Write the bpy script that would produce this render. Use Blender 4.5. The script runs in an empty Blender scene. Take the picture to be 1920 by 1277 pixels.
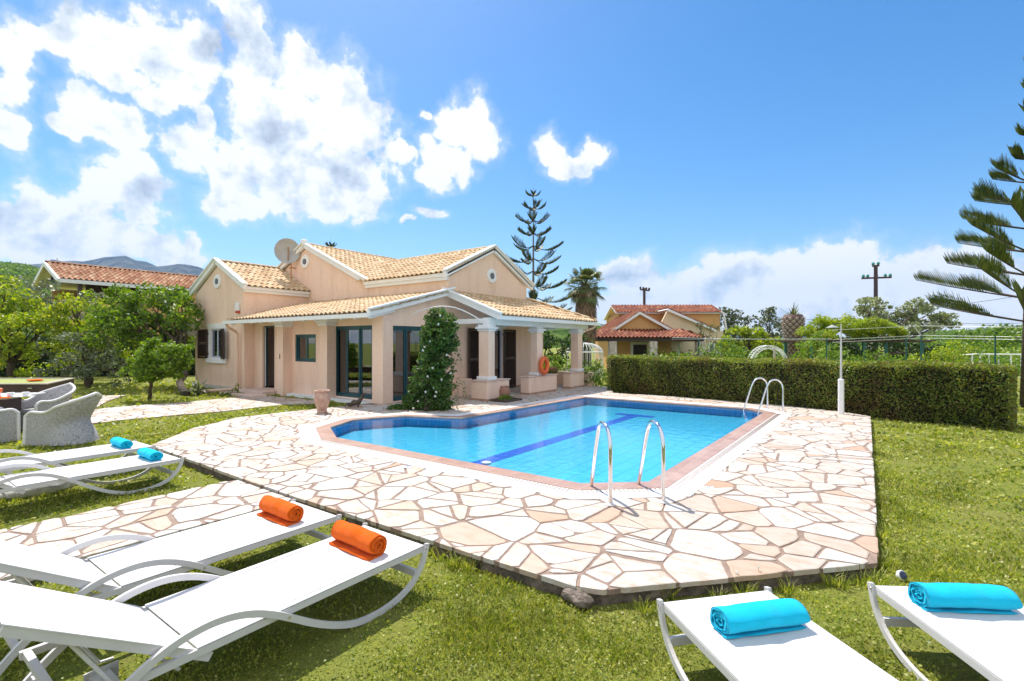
import bpy, math, random
import numpy as np
from mathutils import Vector, Matrix
from mathutils.geometry import tessellate_polygon
random.seed(7); RNG = np.random.default_rng(11)
R = math.radians
scene = bpy.context.scene
COL = scene.collection
# ---------------------------------------------------------------- the survey: x runs along the villa's front, y away from it,
# z = 0 on top of the paving; the photographer stands at the origin, eye at 1.65 m
F, HZ, EYE = 930.0, 643.0, 1.65
NX = 1290/math.hypot(1290, 930); NY = 930/math.hypot(1290, 930)
AZ = math.atan2(NY, NX)
LAWN = -0.12
def cam2w(X, Y): return (NX*X-NY*Y, NY*X+NX*Y)
def G(px, py, z=0.0):
    Y = F*(EYE-z)/(py-HZ); X = (px-960)/F*Y
    return cam2w(X, Y)
def W(px, Y): return cam2w((px-960)/F*Y, Y)
def ZZ(py, Y): return EYE-(py-HZ)/F*Y

# ---------------------------------------------------------------- materials
def newmat(name):
    m = bpy.data.materials.new(name); m.use_nodes = True
    nt = m.node_tree; b = nt.nodes['Principled BSDF']
    return m, nt, b
def lk(nt, a, b): nt.links.new(a, b)
def ramp(nt, fac, stops):
    r = nt.nodes.new('ShaderNodeValToRGB'); el = r.color_ramp.elements
    el[0].position = stops[0][0]; el[0].color = (*stops[0][1], 1)
    el[1].position = stops[-1][0]; el[1].color = (*stops[-1][1], 1)
    for p, c in stops[1:-1]:
        e = el.new(p); e.color = (*c, 1)
    lk(nt, fac, r.inputs[0]); return r.outputs[0]
def noise(nt, scale, detail=4, rough=.55, coord='Object', vec=None, dim=None, stretch=None):
    n = nt.nodes.new('ShaderNodeTexNoise'); n.inputs['Scale'].default_value = scale
    n.inputs['Detail'].default_value = detail; n.inputs['Roughness'].default_value = rough
    if vec is None:
        t = nt.nodes.new('ShaderNodeNewGeometry'); vec = t.outputs['Position']
    if stretch:
        mp = nt.nodes.new('ShaderNodeMapping'); mp.inputs['Scale'].default_value = stretch
        lk(nt, vec, mp.inputs[0]); vec = mp.outputs[0]
    lk(nt, vec, n.inputs['Vector']); return n.outputs[0]
def bump(nt, b, h, strength=.3, dist=.01):
    k = nt.nodes.new('ShaderNodeBump'); k.inputs['Strength'].default_value = strength
    k.inputs['Distance'].default_value = dist; lk(nt, h, k.inputs['Height']); lk(nt, k.outputs[0], b.inputs['Normal'])
def mix(nt, f, a, b, kind='MIX'):
    m = nt.nodes.new('ShaderNodeMix'); m.data_type = 'RGBA'; m.blend_type = kind
    if isinstance(f, (int, float)): m.inputs[0].default_value = f
    else: lk(nt, f, m.inputs[0])
    for s, v in ((6, a), (7, b)):
        if isinstance(v, tuple): m.inputs[s].default_value = (*v, 1)
        else: lk(nt, v, m.inputs[s])
    return m.outputs[2]
def math_(nt, op, a, b=None, c=None):
    m = nt.nodes.new('ShaderNodeMath'); m.operation = op
    for i, v in enumerate((a, b, c)):
        if v is None: continue
        if isinstance(v, (int, float)): m.inputs[i].default_value = v
        else: lk(nt, v, m.inputs[i])
    return m.outputs[0]
def plain(name, c1, c2=None, scale=8, rough=.6, bmp=0, bscale=None, metal=0, spec=.5, dist=.01, sheen=0):
    m, nt, b = newmat(name)
    b.inputs['Roughness'].default_value = rough; b.inputs['Metallic'].default_value = metal
    b.inputs['Specular IOR Level'].default_value = spec
    if sheen: b.inputs['Sheen Weight'].default_value = sheen
    if c2 is None: b.inputs['Base Color'].default_value = (*c1, 1)
    else:
        n = noise(nt, scale, 6)
        lk(nt, ramp(nt, n, [(.3, c1), (.7, c2)]), b.inputs['Base Color'])
    if bmp: bump(nt, b, noise(nt, bscale or scale*4, 5), bmp, dist)
    return m
def leafmat(name, cols, trans=.35, rough=.5, tcol=None, dry=None):
    m, nt, b = newmat(name)
    g = nt.nodes.new('ShaderNodeNewGeometry')
    k = len(cols); stops = [(i/(k-1) if k > 1 else 0, c) for i, c in enumerate(cols)]
    c = ramp(nt, g.outputs['Random Per Island'], stops)
    n = noise(nt, 1.7, 2)
    c2 = mix(nt, 1.0, c, ramp(nt, n, [(.3, (.72, .72, .72)), (.7, (1.25, 1.25, 1.2))]), 'MULTIPLY')
    if dry: c2 = mix(nt, ramp(nt, noise(nt, 1.1, 5, .7), [(.52, (0, 0, 0)), (.66, (.75, .75, .75))]), c2, dry)
    lk(nt, c2, b.inputs['Base Color']); b.inputs['Roughness'].default_value = rough
    t = nt.nodes.new('ShaderNodeBsdfTranslucent')
    lk(nt, mix(nt, 1.0, c2, tcol or (1.5, 1.5, .5), 'MULTIPLY'), t.inputs[0])
    mx = nt.nodes.new('ShaderNodeMixShader'); mx.inputs[0].default_value = trans
    lk(nt, b.outputs[0], mx.inputs[1]); lk(nt, t.outputs[0], mx.inputs[2])
    lk(nt, mx.outputs[0], nt.nodes['Material Output'].inputs[0])
    return m

def stucco(name, c1, c2):
    m, nt, b = newmat(name); b.inputs['Roughness'].default_value = .9; b.inputs['Specular IOR Level'].default_value = .2
    n1 = noise(nt, .9, 5, .6); n2 = noise(nt, 14, 4)
    c = ramp(nt, n1, [(.3, c1), (.7, c2)])
    c = mix(nt, .25, c, ramp(nt, n2, [(.35, tuple(v*.86 for v in c1)), (.65, tuple(min(1, v*1.1) for v in c2))]))
    st = noise(nt, 2.2, 4, .6, stretch=(1, 1, .18))
    c = mix(nt, 1.0, c, ramp(nt, st, [(.28, (.88, .86, .84)), (.52, (1, 1, 1))]), 'MULTIPLY')
    lk(nt, c, b.inputs['Base Color']); bump(nt, b, noise(nt, 120, 3), .35, .004)
    return m
M = {}
M['stucco'] = stucco('peach_stucco', (.91, .645, .50), (.93, .69, .55))
M['stucco_deep'] = stucco('orange_stucco', (.70, .40, .16), (.76, .45, .19))
M['stucco_cream'] = stucco('cream_stucco', (.78, .64, .42), (.82, .68, .48))
M['white_paint'] = plain('white_masonry_paint', (.84, .84, .85), (.89, .89, .89), 3, .6, .15, 60)
M['white_wood'] = plain('white_painted_wood', (.84, .84, .84), (.90, .90, .90), 2, .5, .1, 40)
M['teal'] = plain('teal_window_paint', (.008, .060, .080), (.012, .080, .10), 5, .35)
M['brown_shutter'] = plain('dark_brown_shutter', (.035, .016, .012), (.05, .024, .018), 6, .45)
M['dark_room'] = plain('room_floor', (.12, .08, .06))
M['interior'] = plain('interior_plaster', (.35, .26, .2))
M['black'] = plain('black_iron', (.012, .012, .012), rough=.4)
M['rust'] = plain('rusty_steel', (.35, .15, .05), (.5, .25, .08), 20, .8)
M['steel'] = plain('polished_steel', (.78, .78, .8), rough=.09, metal=1)
M['white_metal'] = plain('white_lacquered_aluminium', (.62, .60, .60), (.66, .64, .63), 10, .35)
M['white_sling'] = None
M['terracotta'] = plain('terracotta', (.30, .14, .09), (.46, .26, .19), 7, .85, .4, 30)
M['terracotta_pale'] = plain('pale_terracotta', (.42, .24, .17), (.60, .42, .34), 9, .9, .4, 30)
M['concrete'] = plain('weathered_concrete', (.20, .18, .15), (.42, .40, .36), 5, .95, .6, 25, dist=.02)
M['orange_plastic'] = plain('orange_ring_plastic', (.75, .13, .03), (.82, .17, .04), 4, .45)
M['bark'] = plain('brown_bark', (.05, .035, .025), (.13, .095, .07), 12, .95, .8, 25, dist=.03)
M['bark_grey'] = plain('grey_bark', (.13, .11, .10), (.28, .23, .20), 9, .95, .8, 20, dist=.03)
M['pole_wood'] = plain('creosoted_pole', (.07, .04, .05), (.12, .075, .08), 6, .9)
M['glass_insul'] = plain('green_glass_insulator', (.05, .3, .25), rough=.15)
M['green_metal'] = plain('green_painted_post', (.02, .11, .10), rough=.5)
M['wire'] = plain('galvanised_wire', (.55, .56, .57), rough=.4, metal=.3)
M['dark_wire'] = plain('dark_cable', (.03, .03, .035))
M['dish'] = plain('weathered_dish', (.36, .36, .37), (.47, .47, .48), 3, .6)
M['ac'] = plain('ac_white', (.68, .66, .62), rough=.5)
M['stone_pillar'] = plain('whitewashed_stone', (.40, .30, .24), (.80, .76, .72), 6, .9, .8, 10, dist=.03)
M['door_white'] = plain('bluish_white_door', (.60, .64, .78), rough=.4)
M['porthole_dark'] = plain('vent_grey', (.18, .20, .24))
M['walnut'] = plain('dark_walnut', (.045, .022, .02), (.07, .035, .03), 5, .45)
M['felt'] = plain('green_felt', (.30, .34, .10), rough=.95)
M['rock'] = plain('pale_rock', (.45, .42, .36), (.72, .70, .64), 14, .95, .7, 30, dist=.02)

def glassmat(name, tint, base=.06):
    m, nt, b = newmat(name); nt.nodes.remove(b)
    tr = nt.nodes.new('ShaderNodeBsdfTransparent'); tr.inputs[0].default_value = (*tint, 1)
    gl = nt.nodes.new('ShaderNodeBsdfGlossy'); gl.inputs['Roughness'].default_value = .015; gl.inputs[0].default_value = (.9, .95, 1, 1)
    fr = nt.nodes.new('ShaderNodeFresnel'); fr.inputs[0].default_value = 1.9
    mx = nt.nodes.new('ShaderNodeMixShader')
    f = math_(nt, 'ADD', fr.outputs[0], base)
    lk(nt, f, mx.inputs[0]); lk(nt, tr.outputs[0], mx.inputs[1]); lk(nt, gl.outputs[0], mx.inputs[2])
    lk(nt, mx.outputs[0], nt.nodes['Material Output'].inputs[0]); return m
M['glass'] = glassmat('window_glass', (.35, .36, .36), .10)

def slingmat():
    m, nt, b = newmat('white_textile_sling'); b.inputs['Roughness'].default_value = .7
    w = noise(nt, 900, 1); n = noise(nt, 5, 5)
    c = ramp(nt, n, [(.3, (.60, .59, .60)), (.6, (.68, .67, .675))])
    lk(nt, c, b.inputs['Base Color']); bump(nt, b, w, .25, .001); return m
M['white_sling'] = slingmat()
def towelmat(name, c1, c2):
    m, nt, b = newmat(name); b.inputs['Roughness'].default_value = .95; b.inputs['Sheen Weight'].default_value = .08
    b.inputs['Specular IOR Level'].default_value = .1
    n = noise(nt, 260, 3, .7); g = noise(nt, 18, 3)
    c = ramp(nt, n, [(.3, c1), (.7, c2)])
    c = mix(nt, 1.0, c, ramp(nt, g, [(.3, (.95, .95, .95)), (.7, (1.04, 1.04, 1.04))]), 'MULTIPLY')
    lk(nt, c, b.inputs['Base Color']); bump(nt, b, n, .9, .006); return m
M['orange_towel'] = towelmat('orange_terry', (.70, .10, .003), (.84, .15, .006))
M['blue_towel'] = towelmat('turquoise_terry', (.004, .47, .72), (.008, .58, .84))

def wickermat():
    m, nt, b = newmat('grey_white_wicker'); b.inputs['Roughness'].default_value = .6
    g = nt.nodes.new('ShaderNodeUVMap')
    sep = nt.nodes.new('ShaderNodeSeparateXYZ'); lk(nt, g.outputs[0], sep.inputs[0])
    w1 = noise(nt, 1, 2, .5, vec=g.outputs[0], stretch=(150, 9, 1)); w2 = noise(nt, 1, 2, .5, vec=g.outputs[0], stretch=(16, 60, 1))
    pr = math_(nt, 'ADD', math_(nt, 'MULTIPLY', w1, .5), math_(nt, 'MULTIPLY', w2, .5)); pr2 = pr
    c = ramp(nt, pr2, [(.34, (.16, .15, .155)), (.5, (.42, .405, .40)), (.64, (.60, .585, .575))])
    lk(nt, c, b.inputs['Base Color']); bump(nt, b, pr, .8, .01); return m
M['wicker'] = wickermat()
M['wicker_rim'] = plain('white_wicker_rim', (.66, .64, .63), (.84, .82, .81), 60, .6, .6, 120)

def tilemat(name, cols):
    m, nt, b = newmat(name); b.inputs['Roughness'].default_value = .85; b.inputs['Specular IOR Level'].default_value = .3
    g = nt.nodes.new('ShaderNodeNewGeometry')
    k = len(cols); c = ramp(nt, g.outputs['Random Per Island'], [(i/(k-1), v) for i, v in enumerate(cols)])
    n = noise(nt, 9, 5)
    c = mix(nt, 1.0, c, ramp(nt, n, [(.3, (.72, .70, .68)), (.6, (1.08, 1.06, 1.04))]), 'MULTIPLY')
    lk(nt, c, b.inputs['Base Color']); bump(nt, b, noise(nt, 60, 3), .3, .005); return m
M['roof_cream'] = tilemat('sand_roof_tile', [(.56, .38, .22), (.68, .52, .33), (.60, .42, .25), (.74, .60, .41), (.50, .31, .17)])
M['roof_red'] = tilemat('red_roof_tile', [(.20, .06, .03), (.30, .10, .055), (.16, .045, .025), (.36, .16, .09)])
M['roof_brown'] = tilemat('terracotta_roof_tile', [(.38, .17, .09), (.52, .30, .18), (.30, .12, .06), (.60, .42, .28)])

def stonemat():
    m, nt, b = newmat('crazy_paving_stone'); b.inputs['Roughness'].default_value = .62
    g = nt.nodes.new('ShaderNodeNewGeometry')
    c = ramp(nt, g.outputs['Random Per Island'], [(0, (.47, .39, .32)), (.08, (.53, .49, .45)), (.34, (.58, .55, .52)), (.5, (.50, .44, .39)), (.66, (.56, .525, .49)), (.82, (.51, .43, .36)), (.91, (.49, .365, .28)), (.96, (.46, .28, .18)), (1, (.60, .57, .54))])
    v = noise(nt, 5.5, 7, .68, stretch=(1, 2.3, 1)); c = mix(nt, ramp(nt, v, [(.46, (0, 0, 0)), (.66, (.75, .75, .75))]), c, (.42, .275, .185))
    s = noise(nt, 34, 5, .7); c = mix(nt, ramp(nt, s, [(.56, (0, 0, 0)), (.72, (.45, .45, .45))]), c, (.30, .21, .15))
    lk(nt, c, b.inputs['Base Color']); bump(nt, b, noise(nt, 22, 6, .7), .35, .008); return m
M['stone'] = stonemat()
M['mortar'] = plain('brown_mortar', (.20, .14, .11), (.33, .235, .185), 11, .95, .6, 60, dist=.01)
M['riser'] = plain('stained_concrete_riser', (.07, .055, .042), (.30, .24, .20), 9, .95, 1, 22, dist=.05)
def copingmat():
    m, nt, b = newmat('brown_pool_coping'); b.inputs['Roughness'].default_value = .38
    n = noise(nt, 6, 5); br = nt.nodes.new('ShaderNodeTexBrick')
    g = nt.nodes.new('ShaderNodeNewGeometry'); lk(nt, g.outputs['Position'], br.inputs['Vector'])
    br.inputs['Scale'].default_value = 1.0; br.inputs['Brick Width'].default_value = .33; br.inputs['Row Height'].default_value = .33; br.inputs['Mortar Size'].default_value = .004
    br.offset = 0
    br.inputs['Color1'].default_value = (.38, .235, .185, 1); br.inputs['Color2'].default_value = (.46, .31, .255, 1); br.inputs['Mortar'].default_value = (.5, .38, .3, 1)
    c = mix(nt, 1.0, br.outputs[0], ramp(nt, n, [(.3, (.85, .83, .82)), (.7, (1.15, 1.12, 1.1))]), 'MULTIPLY')
    lk(nt, c, b.inputs['Base Color']); return m
M['coping'] = copingmat()
def gratemat():
    m, nt, b = newmat('white_overflow_edge'); b.inputs['Roughness'].default_value = .5
    n = noise(nt, 4, 4)
    lk(nt, ramp(nt, n, [(.3, (.80, .79, .78)), (.7, (.86, .85, .84))]), b.inputs['Base Color']); return m
M['grate'] = gratemat()
def pooltile(name, c1, c2, cm, sx, wall=False):
    m, nt, b = newmat(name); b.inputs['Roughness'].default_value = .35
    g = nt.nodes.new('ShaderNodeNewGeometry'); v = g.outputs['Position']
    if wall:
        s = nt.nodes.new('ShaderNodeSeparateXYZ'); lk(nt, v, s.inputs[0]); cb = nt.nodes.new('ShaderNodeCombineXYZ')
        lk(nt, math_(nt, 'ADD', s.outputs[0], s.outputs[1]), cb.inputs[0]); lk(nt, s.outputs[2], cb.inputs[1]); v = cb.outputs[0]
    br = nt.nodes.new('ShaderNodeTexBrick'); lk(nt, v, br.inputs['Vector']); br.offset = 0
    br.inputs['Scale'].default_value = 1; br.inputs['Brick Width'].default_value = sx; br.inputs['Row Height'].default_value = .12 if not wall else .25
    br.inputs['Mortar Size'].default_value = .012 if not wall else .006
    br.inputs['Color1'].default_value = (*c1, 1); br.inputs['Color2'].default_value = (*c2, 1); br.inputs['Mortar'].default_value = (*cm, 1)
    lk(nt, br.outputs[0], b.inputs['Base Color']); return m
M['pool_floor'] = pooltile('cyan_pool_tile', (.06, .50, .80), (.09, .57, .84), (.03, .36, .68), .24)
M['pool_wall'] = pooltile('blue_pool_tile', (.025, .42, .90), (.035, .46, .93), (.02, .28, .72), .12, True)
M['lane'] = plain('navy_lane_tile', (.006, .07, .60), (.01, .09, .68), 10, .4)
def watermat():
    m, nt, b = newmat('pool_water'); nt.nodes.remove(b)
    tr = nt.nodes.new('ShaderNodeBsdfTransparent'); tr.inputs[0].default_value = (.86, .985, 1.0, 1)
    gl = nt.nodes.new('ShaderNodeBsdfGlossy'); gl.inputs['Roughness'].default_value = .012; gl.inputs[0].default_value = (.95, .98, 1, 1)
    fr = nt.nodes.new('ShaderNodeFresnel'); fr.inputs[0].default_value = 1.42
    n1 = noise(nt, 5.5, 3, .5); n2 = noise(nt, 26, 2, .5)
    h = math_(nt, 'ADD', n1, math_(nt, 'MULTIPLY', n2, .16))
    bp = nt.nodes.new('ShaderNodeBump'); bp.inputs['Strength'].default_value = .34; bp.inputs['Distance'].default_value = .02
    lk(nt, h, bp.inputs['Height']); lk(nt, bp.outputs[0], gl.inputs['Normal']); lk(nt, bp.outputs[0], fr.inputs['Normal'])
    mx = nt.nodes.new('ShaderNodeMixShader'); lk(nt, fr.outputs[0], mx.inputs[0])
    lk(nt, tr.outputs[0], mx.inputs[1]); lk(nt, gl.outputs[0], mx.inputs[2])
    lk(nt, mx.outputs[0], nt.nodes['Material Output'].inputs[0]); return m
M['water'] = watermat()
def groundmat():
    m, nt, b = newmat('lawn_soil_and_turf'); b.inputs['Roughness'].default_value = .95; b.inputs['Specular IOR Level'].default_value = .1
    n1 = noise(nt, .8, 6, .6); n2 = noise(nt, 14, 6, .7); n3 = noise(nt, 70, 3, .7); n4 = noise(nt, 2.6, 5, .65)
    c = ramp(nt, n1, [(.3, (.15, .20, .03)), (.5, (.27, .29, .05)), (.68, (.38, .30, .13))])
    c = mix(nt, .5, c, ramp(nt, n2, [(.3, (.08, .12, .018)), (.7, (.32, .33, .07))]))
    c = mix(nt, .45, c, ramp(nt, n3, [(.35, (.05, .08, .012)), (.65, (.34, .36, .08))]))
    c = mix(nt, ramp(nt, n4, [(.58, (0, 0, 0)), (.72, (.5, .5, .5))]), c, (.20, .14, .07))
    lk(nt, c, b.inputs['Base Color']); bump(nt, b, n3, .8, .04); return m
M['ground'] = groundmat()
M['grass'] = leafmat('grass_blades', [(.11, .165, .016), (.21, .28, .025), (.33, .37, .05), (.42, .42, .09), (.44, .41, .17)], .38)
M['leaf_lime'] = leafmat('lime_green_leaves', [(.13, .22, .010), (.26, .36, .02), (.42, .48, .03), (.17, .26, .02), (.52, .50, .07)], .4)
M['leaf_green'] = leafmat('green_leaves', [(.05, .11, .014), (.10, .19, .018), (.20, .32, .025), (.08, .15, .02), (.34, .43, .045)], .38)
M['leaf_bright'] = leafmat('bright_green_leaves', [(.08, .18, .012), (.15, .26, .02), (.24, .34, .03), (.08, .15, .014)], .4)
M['leaf_dark'] = leafmat('dark_green_leaves', [(.018, .045, .010), (.030, .075, .014), (.055, .11, .02), (.03, .06, .012)], .25)
M['leaf_silver'] = leafmat('silver_grey_leaves', [(.10, .14, .08), (.18, .22, .15), (.30, .33, .26), (.09, .12, .05), (.22, .25, .16)], .2)
M['leaf_hedge'] = leafmat('hedge_leaves', [(.06, .11, .018), (.12, .19, .026), (.22, .29, .04), (.27, .17, .08), (.15, .23, .03), (.42, .43, .09)], .38, dry=(.20, .115, .055))
M['leaf_rose'] = leafmat('climber_leaves', [(.025, .075, .014), (.05, .13, .02), (.09, .19, .025), (.04, .10, .02), (.22, .27, .05)], .3)
M['needle'] = leafmat('araucaria_foliage', [(.05, .085, .02), (.10, .14, .025), (.16, .20, .035), (.22, .24, .05)], .2)
M['needle_far'] = leafmat('dark_araucaria_foliage', [(.035, .06, .025), (.06, .09, .03), (.10, .13, .045)], .1)
M['frond'] = leafmat('palm_fronds', [(.06, .12, .03), (.12, .17, .05), (.22, .20, .09), (.10, .14, .04)], .2)
M['dead_frond'] = leafmat('dead_palm_skirt', [(.18, .10, .06), (.28, .17, .10), (.38, .25, .16), (.14, .08, .05)], .1, tcol=(1.2, 1.0, .7))
M['petal'] = plain('white_petals', (.80, .80, .74), rough=.7)
M['pink'] = plain('pink_flowers', (.55, .16, .14), (.7, .4, .3), 20, .7)
M['hill_green'] = None

# ---------------------------------------------------------------- scene graph helpers
def wloc(o):
    v = Vector((0, 0, 0))
    while o is not None: v += o.location; o = o.parent
    return v
def thing(name, label, cat, loc=(0, 0, 0), rz=0, group=None):
    o = bpy.data.objects.new(name, None); COL.objects.link(o)
    o.location = loc; o.rotation_euler = (0, 0, rz); o.empty_display_size = .2
    o['label'] = label; o['category'] = cat
    if group: o['group'] = group
    return o
def tag(o, label=None, cat=None, group=None, kind=None):
    for k, v in (('label', label), ('category', cat), ('group', group), ('kind', kind)):
        if v: o[k] = v
    return o
def relabel(o, label, group=None):
    o['label'] = label
    if group: o['group'] = group
    return o
def dup(o, parent=None):
    c = o.copy(); COL.objects.link(c); c.parent = parent
    if parent is not None: c.matrix_parent_inverse = o.matrix_parent_inverse.copy()
    for ch in list(o.children): dup(ch, c)
    return c
class MB:
    def __init__(s): s.v = []; s.f = []; s.m = []; s.T = None
    def add(s, vs, fs, mi=0):
        b = len(s.v)
        if s.T is not None: vs = [tuple(s.T @ Vector(v)) for v in vs]
        s.v += [tuple(v) for v in vs]; s.f += [tuple(b+i for i in f) for f in fs]; s.m += [mi]*len(fs); return s
    def box(s, x0, x1, y0, y1, z0, z1, mi=0):
        return s.add([(x0, y0, z0), (x1, y0, z0), (x1, y1, z0), (x0, y1, z0), (x0, y0, z1), (x1, y0, z1), (x1, y1, z1), (x0, y1, z1)],
                     [(0, 3, 2, 1), (4, 5, 6, 7), (0, 1, 5, 4), (1, 2, 6, 5), (2, 3, 7, 6), (3, 0, 4, 7)], mi)
    def cbox(s, x0, x1, y0, y1, z0, z1, c=.01, mi=0):   # box with chamfered edges on top and sides
        xs = lambda i: [(x0+i, y0+i), (x1-i, y0+i), (x1-i, y1-i), (x0+i, y1-i)]
        def ring(i, z, c2):
            a, b, cc, d = x0+i, x1-i, y0+i, y1-i
            return [(a+c2, cc, z), (b-c2, cc, z), (b, cc+c2, z), (b, d-c2, z), (b-c2, d, z), (a+c2, d, z), (a, d-c2, z), (a, cc+c2, z)]
        v = ring(c, z0, c*.5)+ring(0, z0+c, c)+ring(0, z1-c, c)+ring(c, z1, c*.5)
        f = [tuple(range(7, -1, -1)), tuple(range(24, 32))]
        for k in range(3):
            for i in range(8): f.append((k*8+i, k*8+(i+1) % 8, k*8+8+(i+1) % 8, k*8+8+i))
        return s.add(v, f, mi)
    def beam(s, p, q, w, h, up=(0, 0, 1), mi=0, off=0):  # bar of width w and height h from p to q
        p = Vector(p); q = Vector(q); d = (q-p).normalized(); u = Vector(up); sd = d.cross(u).normalized(); u = sd.cross(d).normalized()
        vs = []
        for c in (p, q):
            for a, b in ((-1, -1), (1, -1), (1, 1), (-1, 1)): vs.append(c+sd*(a*w/2)+u*(b*h/2+off))
        return s.add(vs, [(0, 1, 2, 3), (7, 6, 5, 4), (0, 4, 5, 1), (1, 5, 6, 2), (2, 6, 7, 3), (3, 7, 4, 0)], mi)
    def tube(s, pts, r, n=8, caps=True, mi=0, flat=None):
        pts = [Vector(p) for p in pts]; rs = r if isinstance(r, (list, tuple)) else [r]*len(pts)
        vs = []; prev = None
        for i, p in enumerate(pts):
            d = (pts[min(i+1, len(pts)-1)]-pts[max(i-1, 0)]).normalized()
            if prev is None:
                a = Vector((0, 0, 1)) if abs(d.z) < .9 else Vector((1, 0, 0)); u = d.cross(a).normalized()
            else: u = (prev-d*prev.dot(d)).normalized()
            prev = u; w = d.cross(u)
            for k in range(n):
                t = 2*math.pi*k/n; vs.append(p+(u*math.cos(t)+w*math.sin(t))*rs[i])
        fs = []
        for i in range(len(pts)-1):
            for k in range(n): fs.append((i*n+k, i*n+(k+1) % n, (i+1)*n+(k+1) % n, (i+1)*n+k))
        if caps: fs += [tuple(range(n-1, -1, -1)), tuple((len(pts)-1)*n+k for k in range(n))]
        return s.add(vs, fs, mi)
    def strip(s, pts, w, h, side, mi=0):  # rectangular tube along a path in a plane; side = unit normal of that plane
        pts = [Vector(p) for p in pts]; sd = Vector(side); vs = []
        for i, p in enumerate(pts):
            d = (pts[min(i+1, len(pts)-1)]-pts[max(i-1, 0)]).normalized(); u = sd.cross(d).normalized()
            for a, b in ((-1, -1), (1, -1), (1, 1), (-1, 1)): vs.append(p+sd*(a*w/2)+u*(b*h/2))
        fs = []
        for i in range(len(pts)-1):
            for k in range(4): fs.append((i*4+k, i*4+(k+1) % 4, (i+1)*4+(k+1) % 4, (i+1)*4+k))
        n = len(pts)-1; fs += [(3, 2, 1, 0), (n*4, n*4+1, n*4+2, n*4+3)]
        return s.add(vs, fs, mi)
    def lathe(s, prof, c=(0, 0, 0), n=24, mi=0):
        vs = []; fs = []
        for r, z in prof:
            for k in range(n):
                t = 2*math.pi*k/n; vs.append((c[0]+r*math.cos(t), c[1]+r*math.sin(t), c[2]+z))
        for i in range(len(prof)-1):
            for k in range(n): fs.append((i*n+k, i*n+(k+1) % n, (i+1)*n+(k+1) % n, (i+1)*n+k))
        fs += [tuple(range(n-1, -1, -1)), tuple((len(prof)-1)*n+k for k in range(n))]
        return s.add(vs, fs, mi)
    def prism(s, poly, z0, z1, holes=(), mi=0, ms=None):
        loops = [[Vector((x, y, 0)) for x, y in poly]]+[[Vector((x, y, 0)) for x, y in h] for h in holes]
        flat = [v for l in loops for v in l]; tris = tessellate_polygon(loops); n = len(flat)
        vs = [(v.x, v.y, z1) for v in flat]+[(v.x, v.y, z0) for v in flat]; top = []; bot = []
        for t in tris:
            a, b, c = (flat[i] for i in t)
            if (b-a).cross(c-a).z < 0: t = (t[0], t[2], t[1])
            top.append(tuple(t)); bot.append((t[0]+n, t[2]+n, t[1]+n))
        s.add(vs, top+bot, mi)
        side = []; o = 0
        for li, l in enumerate(loops):
            k = len(l); area = sum(l[i].x*l[(i+1) % k].y-l[(i+1) % k].x*l[i].y for i in range(k))
            fl = (area > 0) != (li > 0)
            for i in range(k):
                a, b = o+i, o+(i+1) % k
                side.append((a+n, b+n, b, a) if fl else (b+n, a+n, a, b))
            o += k
        return s.add(vs, side, mi if ms is None else ms)
    def build(s, name, mat, parent=None, loc=None, local=False, smooth=False, weld=False):
        me = bpy.data.meshes.new(name); off = Vector((0, 0, 0))
        if loc is not None: off = Vector(loc)
        elif parent is not None and not local: off = wloc(parent)
        me.from_pydata([tuple(Vector(v)-off) for v in s.v], [], s.f)
        mats = mat if isinstance(mat, (list, tuple)) else [mat]
        for m in mats: me.materials.append(m)
        if len(mats) > 1: me.polygons.foreach_set('material_index', s.m)
        if smooth: me.polygons.foreach_set('use_smooth', [True]*len(me.polygons))
        me.update(); o = bpy.data.objects.new(name, me); COL.objects.link(o)
        if smooth == 'auto':
            md = o.modifiers.new('n', 'EDGE_SPLIT'); md.split_angle = R(35)
        if parent is not None: o.parent = parent
        elif loc is not None: o.location = loc
        return o
def quads(name, V, mat, parent=None, off=None, npv=4):
    """numpy mesh of separate n-gons: V has shape (N, npv, 3)"""
    N = V.shape[0]; me = bpy.data.meshes.new(name)
    if off is None: off = wloc(parent) if parent is not None else Vector((0, 0, 0))
    co = (V.reshape(-1, 3)-np.array(off)).astype(np.float32)
    me.vertices.add(N*npv); me.vertices.foreach_set('co', co.ravel())
    me.loops.add(N*npv); me.loops.foreach_set('vertex_index', np.arange(N*npv, dtype=np.int32))
    me.polygons.add(N); me.polygons.foreach_set('loop_start', np.arange(0, N*npv, npv, dtype=np.int32))
    try: me.polygons.foreach_set('loop_total', np.full(N, npv, dtype=np.int32))
    except Exception: pass
    me.materials.append(mat); me.update(calc_edges=True)
    o = bpy.data.objects.new(name, me); COL.objects.link(o)
    if parent is not None: o.parent = parent
    elif off is not None: o.location = off
    return o
def leaves(P, size, flat=0.0, aspect=.55, up=None, var=.4):
    """leaf-shaped quads at points P (N,3)"""
    N = len(P); a = RNG.normal(size=(N, 3)); a[:, 2] *= (1-flat*.7); a /= np.linalg.norm(a, axis=1)[:, None]+1e-9
    b = RNG.normal(size=(N, 3)); b -= (b*a).sum(1)[:, None]*a; b /= np.linalg.norm(b, axis=1)[:, None]+1e-9
    s = (size*(1+var*RNG.uniform(-1, 1, N)))[:, None]
    n = np.cross(a, b)
    return np.stack([P-a*s*.5, P-b*s*.5*aspect+n*s*.08, P+a*s*.5, P+b*s*.5*aspect+n*s*.08], 1)
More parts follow.
